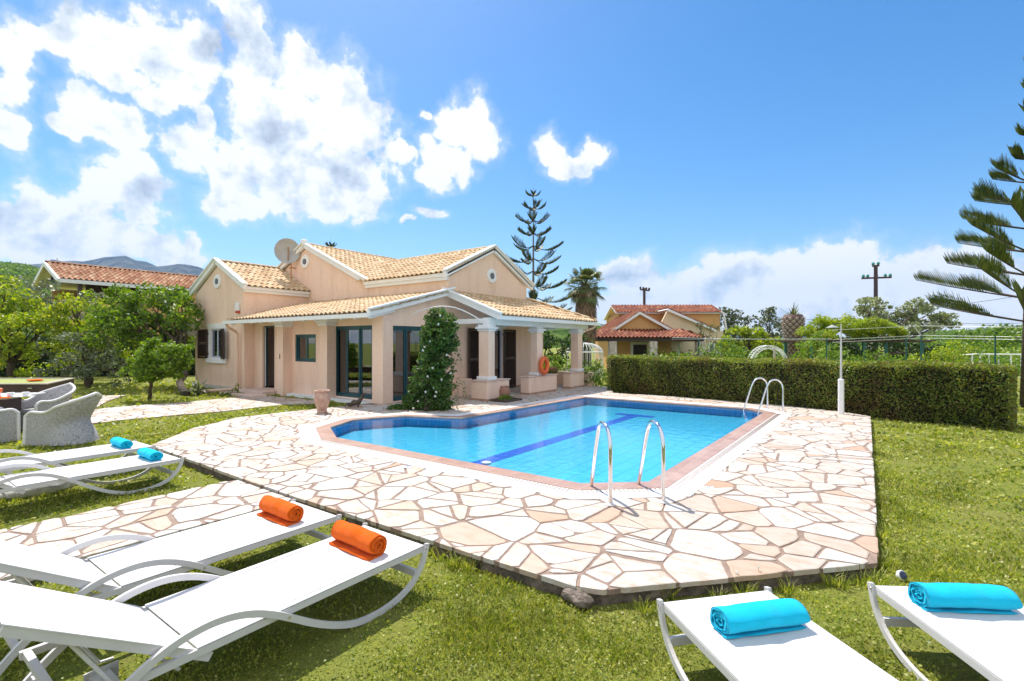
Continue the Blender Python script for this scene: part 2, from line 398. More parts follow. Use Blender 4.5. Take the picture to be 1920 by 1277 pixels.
def ball_pts(c, r, n, shell=.35):
    d = RNG.normal(size=(n, 3)); d /= np.linalg.norm(d, axis=1)[:, None]
    rad = (shell+(1-shell)*RNG.uniform(0, 1, n))**(1/3) if shell < 1 else np.ones(n)
    rad = np.clip(rad*(1+.10*RNG.normal(size=n)), 0, 1.25)
    r = np.array(r if hasattr(r, '__len__') else (r, r, r))
    return np.array(c)+d*rad[:, None]*r
def clumps(blobs, per, cr, dens, squash=.75):
    """blobs: list of (c, r); small leafy clumps spread over each blob's outer shell; returns points"""
    out = []
    for c, r in blobs:
        k = per if isinstance(per, int) else per(r)
        cc = ball_pts(c, r, k, .25)
        for q in cc:
            rr = cr*random.uniform(.6, 1.35)
            out.append(ball_pts(q, (rr, rr, rr*squash), int(dens*(rr/cr)**2), .3))
    return np.concatenate(out)
# ================================================================ GROUND, PAVING, POOL
def offset(poly, d):
    n = len(poly); out = []
    area = sum(poly[i][0]*poly[(i+1) % n][1]-poly[(i+1) % n][0]*poly[i][1] for i in range(n)); s = 1 if area > 0 else -1
    for i in range(n):
        a, b, c = Vector(poly[i-1]), Vector(poly[i]), Vector(poly[(i+1) % n])
        e1 = (b-a).normalized(); e2 = (c-b).normalized()
        n1 = Vector((e1.y, -e1.x))*s; n2 = Vector((e2.y, -e2.x))*s
        m = (n1+n2)/(1+n1.dot(n2)); out.append(tuple(b+m*d))
    return out
def inside(poly, X, Y):
    X = np.asarray(X); Y = np.asarray(Y); r = np.zeros(X.shape, bool); n = len(poly)
    for i in range(n):
        x1, y1 = poly[i]; x2, y2 = poly[(i+1) % n]
        c = (y1 > Y) != (y2 > Y)
        with np.errstate(divide='ignore', invalid='ignore'): xi = (x2-x1)*(Y-y1)/(y2-y1+1e-12)+x1
        r ^= c & (X < xi)
    return r
POOL = [(-7.5, 5.2), (-2.74, 5.17), (-2.12, 5.70), (-2.03, 12.95), (-2.52, 13.43), (-6.95, 13.45), (-7.22, 8.12), (-8.45, 7.62), (-8.80, 7.0), (-8.93, 6.6), (-8.5, 5.75)]
COP = offset(POOL, .26); GRT = offset(COP, .30)
DECK = [(-9.42, 3.08), (-6.32, 2.98), (-4.9, 2.96), (-1.66, 2.98), (-1.45, 3.04), (0.06, 4.64), (0.02, 13.75), (-.55, 14.3), (-2.8, 15.2), (-6.9, 15.35), (-7.9, 17.4), (-10.72, 17.6),
        (-10.72, 8.86), (-11.2, 8.86), (-11.16, 7.9), (-11.25, 7.1), (-11.35, 6.2), (-11.35, 5.3), (-10.62, 4.15)]
PATHL = [(-6.28, 2.94), (-6.28, -2.6), (-4.97, -2.6), (-4.97, 2.92)]
zp = -.09
PATHU = [G(590, 757, zp), G(536, 758, zp), G(489, 763, zp), G(418, 770.5, zp), G(340, 777, zp), G(240, 786, zp), G(150, 796, zp), (-14.6, 1.2), (-17.3, .2), (-17.6, 2.6), G(162, 768, zp), G(240, 761, zp), G(340, 754.5, zp), G(450, 744, zp), (-16.2, 8.5), (-12.9, 8.8)]
PATHB = [(-17.45, 3.3), (-16.95, 4.3), (-18.6, 5.0), (-20.2, 5.9), (-20.7, 5.2), (-19.4, 3.9)]

gnd = MB(); gnd.prism([(-2600, -1200), (2600, -1200), (4200, 2600), (800, 5200), (-4200, 5200), (-5200, 1500)], LAWN-.5, LAWN, holes=[offset(COP, .05)])
ground = tag(gnd.build('ground', M['ground']), kind='structure')

def power_cells(poly, dens, seed, aniso=1.0, wamp=.042, gap=(.006, .019)):
    rnd = random.Random(seed)
    xs = [p[0] for p in poly]; ys = [p[1] for p in poly]; x0, x1, y0, y1 = min(xs)-.5, max(xs)+.5, min(ys)-.5, max(ys)+.5
    n = int((x1-x0)*(y1-y0)*dens); pts = []; cell = 1/math.sqrt(dens)
    nx = int((x1-x0)/cell); ny = int((y1-y0)/cell); grid = {}
    for i in range(nx):
        for j in range(ny):
            p = (x0+(i+.5+rnd.uniform(-.62, .62))*cell, y0+(j+.5+rnd.uniform(-.62, .62))*cell, rnd.uniform(-wamp, wamp))
            grid.setdefault((i, j), []).append(p)
    res = []
    for (i, j), lst in grid.items():
        for p in lst:
            c = [(p[0]-cell*2, p[1]-cell*2), (p[0]+cell*2, p[1]-cell*2), (p[0]+cell*2, p[1]+cell*2), (p[0]-cell*2, p[1]+cell*2)]
            for di in range(-2, 3):
                for dj in range(-2, 3):
                    for q in grid.get((i+di, j+dj), ()):
                        if q is p or not c: continue
                        dx, dy = q[0]-p[0], q[1]-p[1]; d = math.hypot(dx, dy)
                        if d < 1e-6: continue
                        g = rnd.uniform(*gap) if rnd.random() < .85 else rnd.uniform(gap[1], gap[1]*1.8)
                        t = (d*d+p[2]-q[2])/2/d - g
                        c = clip(c, dx/d, dy/d, p[0]*dx/d+p[1]*dy/d+t)
            if c and len(c) > 2:
                ar = abs(sum(c[k][0]*c[(k+1) % len(c)][1]-c[(k+1) % len(c)][0]*c[k][1] for k in range(len(c))))/2
                if ar > .055 and rnd.random() < .62:      # break big slabs with one clean crack, as a mason would
                    cx = sum(p_[0] for p_ in c)/len(c)+rnd.uniform(-.06, .06); cy = sum(p_[1] for p_ in c)/len(c)+rnd.uniform(-.06, .06); th = rnd.uniform(0, math.pi); a_, b_ = math.cos(th), math.sin(th); g = rnd.uniform(*gap)
                    for s_ in (1, -1):
                        h_ = clip(c, a_*s_, b_*s_, (cx*a_+cy*b_)*s_-g)
                        if len(h_) > 2: res.append(h_)
                else: res.append(c)
    return res
def clip(c, nx, ny, k):
    out = []
    for i in range(len(c)):
        a, b = c[i], c[(i+1) % len(c)]; da = a[0]*nx+a[1]*ny-k; db = b[0]*nx+b[1]*ny-k
        if da <= 0: out.append(a)
        if (da < 0) != (db < 0) and abs(da-db) > 1e-9:
            t = da/(da-db); out.append((a[0]+(b[0]-a[0])*t, a[1]+(b[1]-a[1])*t))
    return out
def clip_to(c, poly, near=.9, outside=False):
    """clip a convex stone to the inside (or outside) of a polygon, edge by edge where the edge is close"""
    n = len(poly); area = sum(poly[i][0]*poly[(i+1) % n][1]-poly[(i+1) % n][0]*poly[i][1] for i in range(n)); s = 1 if area > 0 else -1
    cx = sum(p[0] for p in c)/len(c); cy = sum(p[1] for p in c)/len(c)
    fl = inside(poly, [p[0] for p in c], [p[1] for p in c])
    if outside:
        if not fl.any(): return c
        if fl.all(): return None
        best = None
        for i in range(n):
            a, b = poly[i], poly[(i+1) % n]; ex, ey = b[0]-a[0], b[1]-a[1]; L = math.hypot(ex, ey)
            t = max(0, min(1, ((cx-a[0])*ex+(cy-a[1])*ey)/L/L)); d = math.hypot(cx-a[0]-ex*t, cy-a[1]-ey*t)
            if best is None or d < best[0]: best = (d, a, ex/L, ey/L)
        _, a, ex, ey = best; nx, ny = ey*s, -ex*s
        return clip(c, -nx, -ny, -(a[0]*nx+a[1]*ny))
    if fl.all(): return c
    if not inside(poly, [cx], [cy])[0] and fl.sum() < 1: return None
    for i in range(n):
        a, b = poly[i], poly[(i+1) % n]; ex, ey = b[0]-a[0], b[1]-a[1]; L = math.hypot(ex, ey)
        t = ((cx-a[0])*ex+(cy-a[1])*ey)/L/L; tc = max(0, min(1, t)); d = math.hypot(cx-a[0]-ex*tc, cy-a[1]-ey*tc)
        if d < near and -.15 < t*1 < 1.15:
            nx, ny = ey/L*s, -ex/L*s
            c = clip(c, nx, ny, a[0]*nx+a[1]*ny)
            if len(c) < 3: return None
    return c
def rough(c, rnd):
    out = []
    n = len(c)
    for i in range(n):
        a, b, d = c[i-1], c[i], c[(i+1) % n]
        l1 = math.hypot(b[0]-a[0], b[1]-a[1]); l2 = math.hypot(d[0]-b[0], d[1]-b[1])
        k = rnd.uniform(.003, .014) if rnd.random() < .75 else rnd.uniform(.02, .06)
        t1 = min(.35, k/max(l1, 1e-4)); t2 = min(.35, k*rnd.uniform(.6, 1.4)/max(l2, 1e-4))
        out += [(b[0]+(a[0]-b[0])*t1, b[1]+(a[1]-b[1])*t1), (b[0]+(d[0]-b[0])*t2, b[1]+(d[1]-b[1])*t2)]
    o2 = []
    for i in range(len(out)):
        a, b = out[i], out[(i+1) % len(out)]; o2.append(a); L = math.hypot(b[0]-a[0], b[1]-a[1])
        if L > .12:
            k = int(L/.08)
            for j in range(1, k):
                t = j/k; w = rnd.uniform(-.0045, .0045); o2.append((a[0]+(b[0]-a[0])*t-(b[1]-a[1])/L*w, a[1]+(b[1]-a[1])*t+(b[0]-a[0])/L*w))
    return o2
def paving(mb, poly, dens, seed, z, hole=None, far=None):
    rnd = random.Random(seed+1)
    for c in power_cells(poly, dens, seed):
        c = clip_to(c, poly)
        if not c or len(c) < 3: continue
        if hole:
            c = clip_to(c, hole, outside=True)
            if not c or len(c) < 3: continue
        ar = abs(sum(c[i][0]*c[(i+1) % len(c)][1]-c[(i+1) % len(c)][0]*c[i][1] for i in range(len(c))))/2
        if ar < .003: continue
        c = rough(c, rnd); n = len(c)
        cx = sum(p[0] for p in c)/n; cy = sum(p[1] for p in c)/n
        h = z+rnd.uniform(-.002, .003); ax, ay = rnd.uniform(-.004, .004), rnd.uniform(-.004, .004)
        zz = lambda p: h+(p[0]-cx)*ax+(p[1]-cy)*ay
        sh = lambda p, k: (p[0]+(cx-p[0])*k, p[1]+(cy-p[1])*k)
        e = .012
        inn = []
        for p in c:
            L = math.hypot(p[0]-cx, p[1]-cy); inn.append(sh(p, min(.3, e/max(L, .01))))
        vs = [(x, y, zz((x, y))) for x, y in inn]+[(x, y, zz((x, y))-.004) for x, y in c]+[(x, y, z-.038) for x, y in c]
        fs = [tuple(range(n))]
        for i in range(n):
            j = (i+1) % n; fs += [(i, n+i, n+j, j), (n+i, 2*n+i, 2*n+j, n+j)]
        mb.add(vs, fs, 0)
HOLE = offset(POOL, .10)
def jag(poly, step=.11, amp=.018, seed=3, lo=0):
    rnd = random.Random(seed); out = []
    for i in range(len(poly)):
        a, b = poly[i], poly[(i+1) % len(poly)]; L = math.hypot(b[0]-a[0], b[1]-a[1]); k = max(1, int(L/step))
        for j in range(k):
            t = j/k; w = rnd.uniform(-amp, amp*.2)
            s = -1
            out.append((a[0]+(b[0]-a[0])*t+(b[1]-a[1])/L*w, a[1]+(b[1]-a[1])*t-(b[0]-a[0])/L*w))
    return out
mb = MB(); paving(mb, DECK, 9.5, 21, 0.0, hole=offset(GRT, -.08))
mb.prism(offset(DECK, -.012), -.045, -.009, holes=[HOLE], mi=1)
mb.prism(jag(offset(DECK, -.022)), -.5, -.048, holes=[offset(POOL, .12)], mi=2)
tag(mb.build('terrace_paving', [M['stone'], M['mortar'], M['riser']]), kind='structure')
mb = MB(); paving(mb, PATHL, 9.0, 5, -.012)
mb.prism(offset(PATHL, -.012), -.052, -.021, mi=1); mb.prism(jag(offset(PATHL, -.025)), -.5, -.056, mi=2)
tag(mb.build('garden_path', [M['stone'], M['mortar'], M['riser']]), kind='structure')
mb = MB(); paving(mb, PATHU, 8.5, 9, zp); mb.prism(PATHU, -.5, zp-.009, mi=1)
tag(mb.build('entrance_path', [M['stone'], M['mortar']]), kind='structure')
mb = MB(); paving(mb, PATHB, 8.5, 15, zp); mb.prism(PATHB, -.5, zp-.009, mi=1)
tag(mb.build('side_path', [M['stone'], M['mortar']]), kind='structure')
# a lump of bare concrete at the terrace corner
def lump(name, c, r, mat, seed, label, cat, squash=.5, sub=3):
    import bmesh
    bm = bmesh.new(); bmesh.ops.create_icosphere(bm, subdivisions=sub, radius=1)
    rnd = np.random.default_rng(seed); ph = rnd.uniform(0, 6, (6, 3)); fr = rnd.uniform(1.2, 4.2, (6, 3))
    for v in bm.verts:
        k = 1+sum(.075*math.sin(fr[i][0]*v.co.x+ph[i][0])*math.cos(fr[i][1]*v.co.y+ph[i][1]) for i in range(6))+rnd.uniform(-.03, .03)
        v.co = Vector((v.co.x*r[0]*k, v.co.y*r[1]*k, v.co.z*r[2]*k))
    me = bpy.data.meshes.new(name); bm.to_mesh(me); bm.free(); me.materials.append(mat)
    me.polygons.foreach_set('use_smooth', [True]*len(me.polygons))
    o = bpy.data.objects.new(name, me); COL.objects.link(o); o.location = c; return tag(o, label, cat)
o = lump('concrete_lump', (-1.60, 2.99, -.075), (.12, .08, .055), M['riser'], 4, 'rough grey lump of broken concrete at the front corner of the paved terrace', 'rubble')

# pool shell, coping, overflow edge, water
ZF = -.215; ZW = -.02
shell = MB()
n = len(POOL); P0 = offset(POOL, .13)
shell.add([(x, y, ZF) for x, y in POOL], [tuple(range(n))], 0)
for i in range(n):
    a, b = POOL[i], POOL[(i+1) % n]
    shell.add([(a[0], a[1], ZF), (b[0], b[1], ZF), (b[0], b[1], -.012), (a[0], a[1], -.012)], [(0, 1, 2, 3)], 1)
tag(shell.build('pool_basin', [M['pool_floor'], M['pool_wall']]), kind='structure')
ln = MB(); lx0 = -4.90
ln.box(lx0-.14, lx0+.14, 5.90, 12.05, ZF, ZF+.004)
ln.box(lx0-.52, lx0+.52, 5.62, 5.90, ZF, ZF+.004); ln.box(lx0-.5, lx0+.5, 12.05, 12.33, ZF, ZF+.004)
tag(ln.build('lane_marking', M['lane']), kind='structure')
cop = MB(); cop.prism(COP, -.03, .012, holes=[POOL]); tag(cop.build('pool_coping', M['coping']), kind='structure')
gr = MB(); gr.prism(GRT, -.02, .006, holes=[offset(COP, .003)], mi=0)
slots = MB()
def edge_slots(mb, poly, i0, i1, d0, d1, step=.052):
    for i in range(i0, i1):
        a = Vector(poly[i % len(poly)]); b = Vector(poly[(i+1) % len(poly)]); e = (b-a); L = e.length; e.normalize(); nn = Vector((e.y, -e.x))
        k = int(L/step)
        for j in range(1, k):
            p = a+e*(j*step)+nn*d0; q = a+e*(j*step)+nn*d1
            mb.beam((p.x, p.y, .0075), (q.x, q.y, .0075), .013, .003)
tag(gr.build('overflow_edge', [M['grate']]), kind='structure')
sl = MB(); edge_slots(sl, COP, 0, 3, .02, .12)
for i, v in enumerate(sl.v): sl.v[i] = (v[0], v[1], v[2]+.0015)
tag(sl.build('overflow_slots', plain('brown_slot_strip', (.30, .22, .18))), kind='structure')  # brown strips laid across the white overflow edge
wt = MB(); Pw = offset(POOL, .004); wt.add([(x, y, ZW) for x, y in Pw], [tuple(range(n))])
tag(wt.build('pool_water', M['water']), kind='structure')
# round inlet on the near wall
t = MB(); px_, py_ = -4.80, 5.98
t.lathe([(.0, 0), (.06, 0), (.075, .01), (.075, .02), (.04, .03), (.0, .032)], (px_, py_, ZF+.005), 20)
tag(t.build('drain_cover', M['white_paint'], loc=(px_, py_, ZF)), 'round white drain cover on the pool floor where the blue lane line begins', 'drain cover')
# depth markers set in the paving
def marker(px, py, lab, txt):
    x, y = G(px, py); w = MB(); w.T = Matrix.Translation((x, y, 0)) @ Matrix.Rotation(-AZ*0+R(20), 4, 'Z')
    w.cbox(-.075, .075, -.055, .055, -.002, .008, .004)
    root = w.build('depth_marker', M['white_paint'], loc=(x, y, 0)); tag(root, lab, 'depth marker', 'depth markers let into the poolside paving')
    k = MB(); k.T = w.T
    for bx in ((-.06, .06, .038, .044), (-.06, .06, -.044, -.038), (-.06, -.054, -.04, .04), (.054, .06, -.04, .04)): k.box(bx[0], bx[1], bx[2], bx[3], .008, .0095)
    segs = {'1': ['r'], '.': ['d'], '2': ['t', 'tr', 'm', 'bl', 'b'], '0': ['t', 'tr', 'br', 'b', 'bl', 'tl']}
    xx = -.04
    for ch in txt:
        S = {'t': (0, .018, .021, .026), 'm': (0, .018, -.003, .003), 'b': (0, .018, -.026, -.021), 'tr': (.014, .018, 0, .026), 'br': (.014, .018, -.026, 0), 'tl': (0, .004, 0, .026), 'bl': (0, .004, -.026, 0), 'r': (.006, .012, -.026, .026), 'd': (0, .006, -.026, -.02)}
        for q in segs[ch]:
            a, b, c, d = S[q]; k.box(xx+a, xx+b, c, d, .008, .0095)
        xx += .012 if ch == '.' else (.02 if ch == '1' else .026)
    k.build('numerals', plain('marker_blue', (.02, .10, .45)), root)
marker(762, 876, 'small white tile with blue numerals beside the long front edge of the pool', '1.20')
marker(1326, 915, 'small white tile with blue numerals right of the near ladder', '1.20')

# grass: blades and clover leaves, dense near the photographer
def lawn():
    allV = []
    rings = [(1.1, 3.2, 9500, .030, .0048), (3.2, 5.0, 5600, .032, .0060), (5.0, 7.5, 2800, .035, .0085), (7.5, 11, 1300, .038, .012), (11, 17, 460, .042, .02), (17, 28, 75, .06, .04)]
    a0, a1 = AZ+R(90-66), AZ+R(90+72)
    for r0, r1, dens, h, w in rings:
        N = int((a1-a0)/2*(r1*r1-r0*r0)*dens)
        th = RNG.uniform(a0, a1, N); rr = np.sqrt(RNG.uniform(r0*r0, r1*r1, N)); X = rr*np.cos(th); Y = rr*np.sin(th)
        bad = inside(offset(DECK, .02), X, Y) | inside(PATHL, X, Y) | inside(PATHU, X, Y) | inside(PATHB, X, Y) | ((X > -22.4) & (X < -10.7) & (Y > 9.2)) | ((X > -18.5) & (X < -10.7) & (Y > 8.95))
        pat = np.sin(X*1.9+1.3*np.sin(Y*1.7))*np.cos(Y*2.3+np.sin(X*2.9))+.5*np.sin(X*6.1+Y*4.3)*np.sin(Y*7.7-X*3.1)
        keep = ~bad & (RNG.uniform(0, 1, N) < np.clip(.66+.55*pat, .10, 1))
        X, Y, pat = X[keep], Y[keep], pat[keep]; N = len(X)
        Z = np.full(N, LAWN)
        clover = RNG.uniform(0, 1, N) < np.clip(.46-.25*pat, .15, .8)
        # blades
        b = ~clover; n = b.sum(); x, y = X[b], Y[b]
        ang = RNG.uniform(0, 2*math.pi, n); hh = h*RNG.uniform(.35, 1.25, n)*(1+.45*pat[b]); ww = w*RNG.uniform(.6, 1.3, n)
        ln_ = RNG.uniform(.15, .95, n)*hh; ld = ang+RNG.uniform(-1, 1, n)+math.pi/2
        dx, dy = np.cos(ang)*ww/2, np.sin(ang)*ww/2; lx, ly = np.cos(ld)*ln_, np.sin(ld)*ln_
        base = np.stack([x, y, np.full(n, LAWN)], 1)
        mid = base+np.stack([lx*.35, ly*.35, hh*.62], 1); tip = base+np.stack([lx, ly, hh], 1)
        s = np.stack([dx, dy, 0*dx], 1)
        allV.append(np.stack([base-s, base+s, mid+s*.8, tip], 1)); 
        allV.append(np.stack([base-s, mid+s*.8, tip, mid-s*.8], 1)[::2])
        # clover
        c = clover; n = c.sum(); P = np.stack([X[c], Y[c], LAWN+h*RNG.uniform(.1, .75, n)], 1)
        allV.append(leaves(P, w*3.1, flat=.9, aspect=.9))
    return quads('lawn_grass', np.concatenate(allV), M['grass'])
g_ = lawn(); tag(g_, kind='stuff'); g_['label'] = 'short patchy lawn of grass and clover around the paved terrace'; g_['category'] = 'grass'
# taller tufts along the terrace edge
def tufts(pts, name, label, n=34, h=.14, w=.006, mat='grass', spread=.05):
    V = []
    for (x, y) in pts:
        k = n; ang = RNG.uniform(0, 2*math.pi, k); rad = spread*np.sqrt(RNG.uniform(0, 1, k)); hh = h*RNG.uniform(.4, 1.1, k)
        base = np.stack([x+rad*np.cos(ang), y+rad*np.sin(ang), np.full(k, LAWN)], 1); ld = ang+RNG.uniform(-.6, .6, k)
        l1 = np.stack([np.cos(ld)*hh*.22, np.sin(ld)*hh*.22, hh*.6], 1); l2 = np.stack([np.cos(ld)*hh*.6, np.sin(ld)*hh*.6, hh*RNG.uniform(.7, 1, k)], 1)
        a = RNG.uniform(0, 6.3, k); s = np.stack([np.cos(a), np.sin(a), 0*a], 1)*w/2
        V += [np.stack([base-s, base+s, base+l1+s*.8, base+l1-s*.8], 1), np.stack([base+l1-s*.8, base+l1+s*.8, base+l2, base+l2-s*.05], 1)]
    yield quads(name, np.concatenate(V), M[mat])
tp = [G(px, py, LAWN) for px, py in ((860, 1055), (1180, 1120), (1405, 1108), (1560, 1098), (905, 1062), (1000, 1090), (1255, 1122), (1480, 1112), (1640, 1098), (700, 1020), (800, 1040), (1100, 1128), (1660, 1000), (1668, 940), (1650, 1092))]
_r = random.Random(77)
for a_, b_, k_ in (((-6.2, 2.95), (-1.7, 2.95), 15), ((-1.4, 3.0), (.03, 4.55), 6), ((.09, 4.8), (.06, 12), 16), ((-4.93, 2.8), (-4.93, -.5), 8), ((-6.34, 2.8), (-6.34, .2), 6)):
    for i_ in range(k_):
        t_ = _r.random(); tp.append((a_[0]+(b_[0]-a_[0])*t_+_r.uniform(-.03, .03), a_[1]+(b_[1]-a_[1])*t_+_r.uniform(-.05, .01)))
tag(next(tufts(tp, 'weed_tufts', '', n=40, h=.12)), 'taller weeds growing along the edges of the paved terrace', 'weeds', kind='stuff')
# dandelion clocks
for px, py, lab in ((1381, 1098, 'taller dandelion seed head beside the terrace edge behind the towel lounger'), (1422, 1092, 'smaller dandelion seed head, right of the taller one at the terrace edge')):
    x, y = G(px, py+10, LAWN)
    r = thing('dandelion', lab, 'dandelion', (x, y, LAWN), group='dandelion seed heads')
    hh = .125 if px < 1400 else .14
    MB().tube([(x, y, LAWN), (x+.004, y, LAWN+hh*.6), (x, y+.003, LAWN+hh)], .0016, 6).build('stem', M['grass'], r)
    P = ball_pts((x, y, LAWN+hh+.008), .013 if px < 1400 else .008, 260, .9)
    quads('seed_head', leaves(P, .004), M['petal'], r)
# ================================================================ THE VILLA
def tiles(mb, O, eu, ev, L, S, tw=.215, tl=.34, rng=None, seed=1, arch=.05):
    """separate curved tiles laid in courses: O = eave corner, eu along the eave, ev up the slope"""
    O = Vector(O); eu = Vector(eu).normalized(); ev = Vector(ev).normalized(); en = eu.cross(ev).normalized()
    if en.z < 0: en = -en
    rnd = random.Random(seed)
    prof = [(0, .0), (.10, -.006), (.22, -.004), (.36, .012), (.48, .040), (.62, arch), (.78, .046), (.92, .022), (1.02, .004)]
    nc = int(math.ceil(S/tl-.05)); sc = tw/.215
    for i in range(nc):
        v0 = i*tl-.035; v1 = min((i+1)*tl+.02, S+.02); lo, hi = rng(i*tl+.1) if rng else (0, L)
        k0 = int(math.floor(lo/tw+.3)); k1 = int(math.floor(hi/tw+.5))
        for j in range(k0, k1):
            du = j*tw+rnd.uniform(-.003, .003); dv = rnd.uniform(-.008, .008); tz = rnd.uniform(-.003, .004)
            vs = []
            for vv, lift in ((v0+dv, .028), (v1, .0)):
                for a, h in prof: vs.append(O+eu*(du+a*tw)+ev*vv+en*(h*sc+lift+tz+.02))
            for a, h in prof: vs.append(O+eu*(du+a*tw)+ev*(v0+dv)+en*(h*sc+.028+tz+.02-.016))
            n = len(prof); fs = []
            for k in range(n-1): fs += [(k, k+1, n+k+1, n+k), (2*n+k, 2*n+k+1, k+1, k)]
            mb.add(vs, fs)
def ridge(mb, p, q, r=.10, tl=.36, seed=2):
    p = Vector(p); q = Vector(q); d = q-p; L = d.length; d.normalize(); s = d.cross(Vector((0, 0, 1))).normalized(); u = s.cross(d)
    rnd = random.Random(seed)
    for i in range(int(L/tl+.5)):
        a = i*tl-.02; b = (i+1)*tl+.02; vs = []
        for t, rr in ((a, r*1.08), (b, r*.92)):
            for k in range(7):
                th = math.pi*k/6; vs.append(p+d*t+s*(math.cos(th)*rr)+u*(math.sin(th)*rr*.75+rnd.uniform(-.002, .002)))
        for k in range(7):
            th = math.pi*k/6; vs.append(p+d*a+s*(math.cos(th)*r*.92)+u*(math.sin(th)*r*.6))
        fs = []
        for k in range(6): fs += [(k, k+1, 8+k, 7+k), (14+k, 15+k, k+1, k)]
        mb.add(vs, fs)
def slope(root, O, eu, ev, L, S, mat, tmat, name='roof', thick=.05, rng=None, seed=1, tw=.215, tl=.34, deck=None, deckpoly=None, smooth=True):
    """one roof plane: a thin slab with its tiles, one part"""
    O = Vector(O); eu = Vector(eu).normalized(); ev = Vector(ev).normalized(); en = eu.cross(ev).normalized()
    if en.z < 0: en = -en
    mb = MB(); P = deckpoly or [(0, 0), (L, 0), (L, S), (0, S)]
    top = [O+eu*a+ev*b for a, b in P]; bot = [p-en*thick for p in top]; k = len(P)
    vs = top+bot; fs = [tuple(range(k)), tuple(range(2*k-1, k-1, -1))]+[(i, k+i, k+(i+1) % k, (i+1) % k) for i in range(k)]
    mb.add(vs, fs, 1)
    t = MB(); tiles(t, O, eu, ev, L, S, tw, tl, rng, seed); mb.add(t.v, t.f, 0)
    return mb.build(name, [tmat, mat], root)
def wall(axis, c0, c1, u0, u1, z0, z1, holes=(), mb=None, mi=0):
    """wall slab with rectangular openings. axis 'y': plane across y between c0..c1, u = x. holes: (u0,u1,z0,z1)"""
    mb = mb or MB()
    us = sorted({u0, u1, *[h[0] for h in holes], *[h[1] for h in holes]}); zs = sorted({z0, z1, *[h[2] for h in holes], *[h[3] for h in holes]})
    us = [u for u in us if u0 <= u <= u1]; zs = [z for z in zs if z0 <= z <= z1]
    solid = lambda i, j: 0 <= i < len(us)-1 and 0 <= j < len(zs)-1 and not any(h[0]-1e-6 < (us[i]+us[i+1])/2 < h[1]+1e-6 and h[2]-1e-6 < (zs[j]+zs[j+1])/2 < h[3]+1e-6 for h in holes)
    P = (lambda u, c, z: (u, c, z)) if axis == 'y' else (lambda u, c, z: (c, u, z))
    for i in range(len(us)-1):
        for j in range(len(zs)-1):
            if not solid(i, j): continue
            a, b, z_, w = us[i], us[i+1], zs[j], zs[j+1]
            mb.add([P(a, c0, z_), P(b, c0, z_), P(b, c0, w), P(a, c0, w)], [(0, 1, 2, 3)], mi)
            mb.add([P(a, c1, z_), P(b, c1, z_), P(b, c1, w), P(a, c1, w)], [(3, 2, 1, 0)], mi)
            if not solid(i-1, j): mb.add([P(a, c0, z_), P(a, c1, z_), P(a, c1, w), P(a, c0, w)], [(0, 1, 2, 3)], mi)
            if not solid(i+1, j): mb.add([P(b, c0, z_), P(b, c1, z_), P(b, c1, w), P(b, c0, w)], [(0, 1, 2, 3)], mi)
            if not solid(i, j-1): mb.add([P(a, c0, z_), P(b, c0, z_), P(b, c1, z_), P(a, c1, z_)], [(0, 1, 2, 3)], mi)
            if not solid(i, j+1): mb.add([P(a, c0, w), P(b, c0, w), P(b, c1, w), P(a, c1, w)], [(0, 1, 2, 3)], mi)
    return mb
def tri(mb, axis, c0, c1, pts, mi=0):
    P = (lambda u, c, z: (u, c, z)) if axis == 'y' else (lambda u, c, z: (c, u, z))
    n = len(pts); vs = [P(u, c0, z) for u, z in pts]+[P(u, c1, z) for u, z in pts]
    return mb.add(vs, [tuple(range(n)), tuple(range(2*n-1, n-1, -1))]+[(i, n+i, n+(i+1) % n, (i+1) % n) for i in range(n)], mi)

V_ = thing('villa', 'peach single-storey villa with sand tiled gable roofs and a porch beside the pool', 'house', (-14.5, 9.2, 0))
XW = -10.7; YA = 8.9; XS = -18.45
ST = M['stucco']
# walls
mb = wall('y', YA, YA+.22, -22.42, XS, -.4, 3.58, [(-21.02, -20.02, 1.06, 2.2)])
tri(mb, 'y', YA, YA+.22, [(-22.42, 3.58), (XS, 3.58), (-20.42, 4.64)]); mb.build('wall', ST, V_)
wall('x', XS-.22, XS, YA+.22, 11.45, -.4, 3.58).build('wall', ST, V_)
wall('x', -22.42, -22.2, YA+.22, 17, -.4, 3.6).build('wall', ST, V_)
mb = wall('y', 11.45, 11.67, -22.2, XW-.22, 0, 3.72)
tri(mb, 'y', 11.45, 11.67, [(-22.4, 3.72), (-14.75, 3.72), (-18.6, 5.46)]); mb.build('wall', ST, V_)
mb = wall('x', XW-.22, XW, 8.86, 11.45, -.1, 2.2, [(9.12, 10.95, .03, 2.13)])
tri(mb, 'x', XW-.22, XW, [(8.86, 2.2), (11.45, 2.2), (11.45, 3.2), (8.86, 2.5)])
wall('x', XW-.22, XW, 11.45, 15.8, -.1, 3.72, [(12.93, 14.28, .0, 2.16)], mb)
tri(mb, 'x', XW-.22, XW, [(11.45, 3.72), (15.8, 3.72), (13.63, 4.82)]); mb.build('wall', ST, V_)
wall('y', 9.22, 9.42, XS, XW-.22, -.4, 2.6, [(-17.71, -16.9, .04, 2.26), (-15.61, -14.4, 1.03, 1.93), (-13.44, -11.58, .02, 2.16)]).build('wall', ST, V_)
wall('y', 16.8, 17, -22.2, -14.8, 0, 3.7).build('wall', ST, V_)
wall('x', XW-.22, XW, 15.8, 17, -.1, 2.5).build('wall', ST, V_)
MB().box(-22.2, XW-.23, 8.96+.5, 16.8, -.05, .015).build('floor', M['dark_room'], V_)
MB().box(-22.15, -18.7, 9.2, 9.6, -.05, .012).build('floor', M['dark_room'], V_)
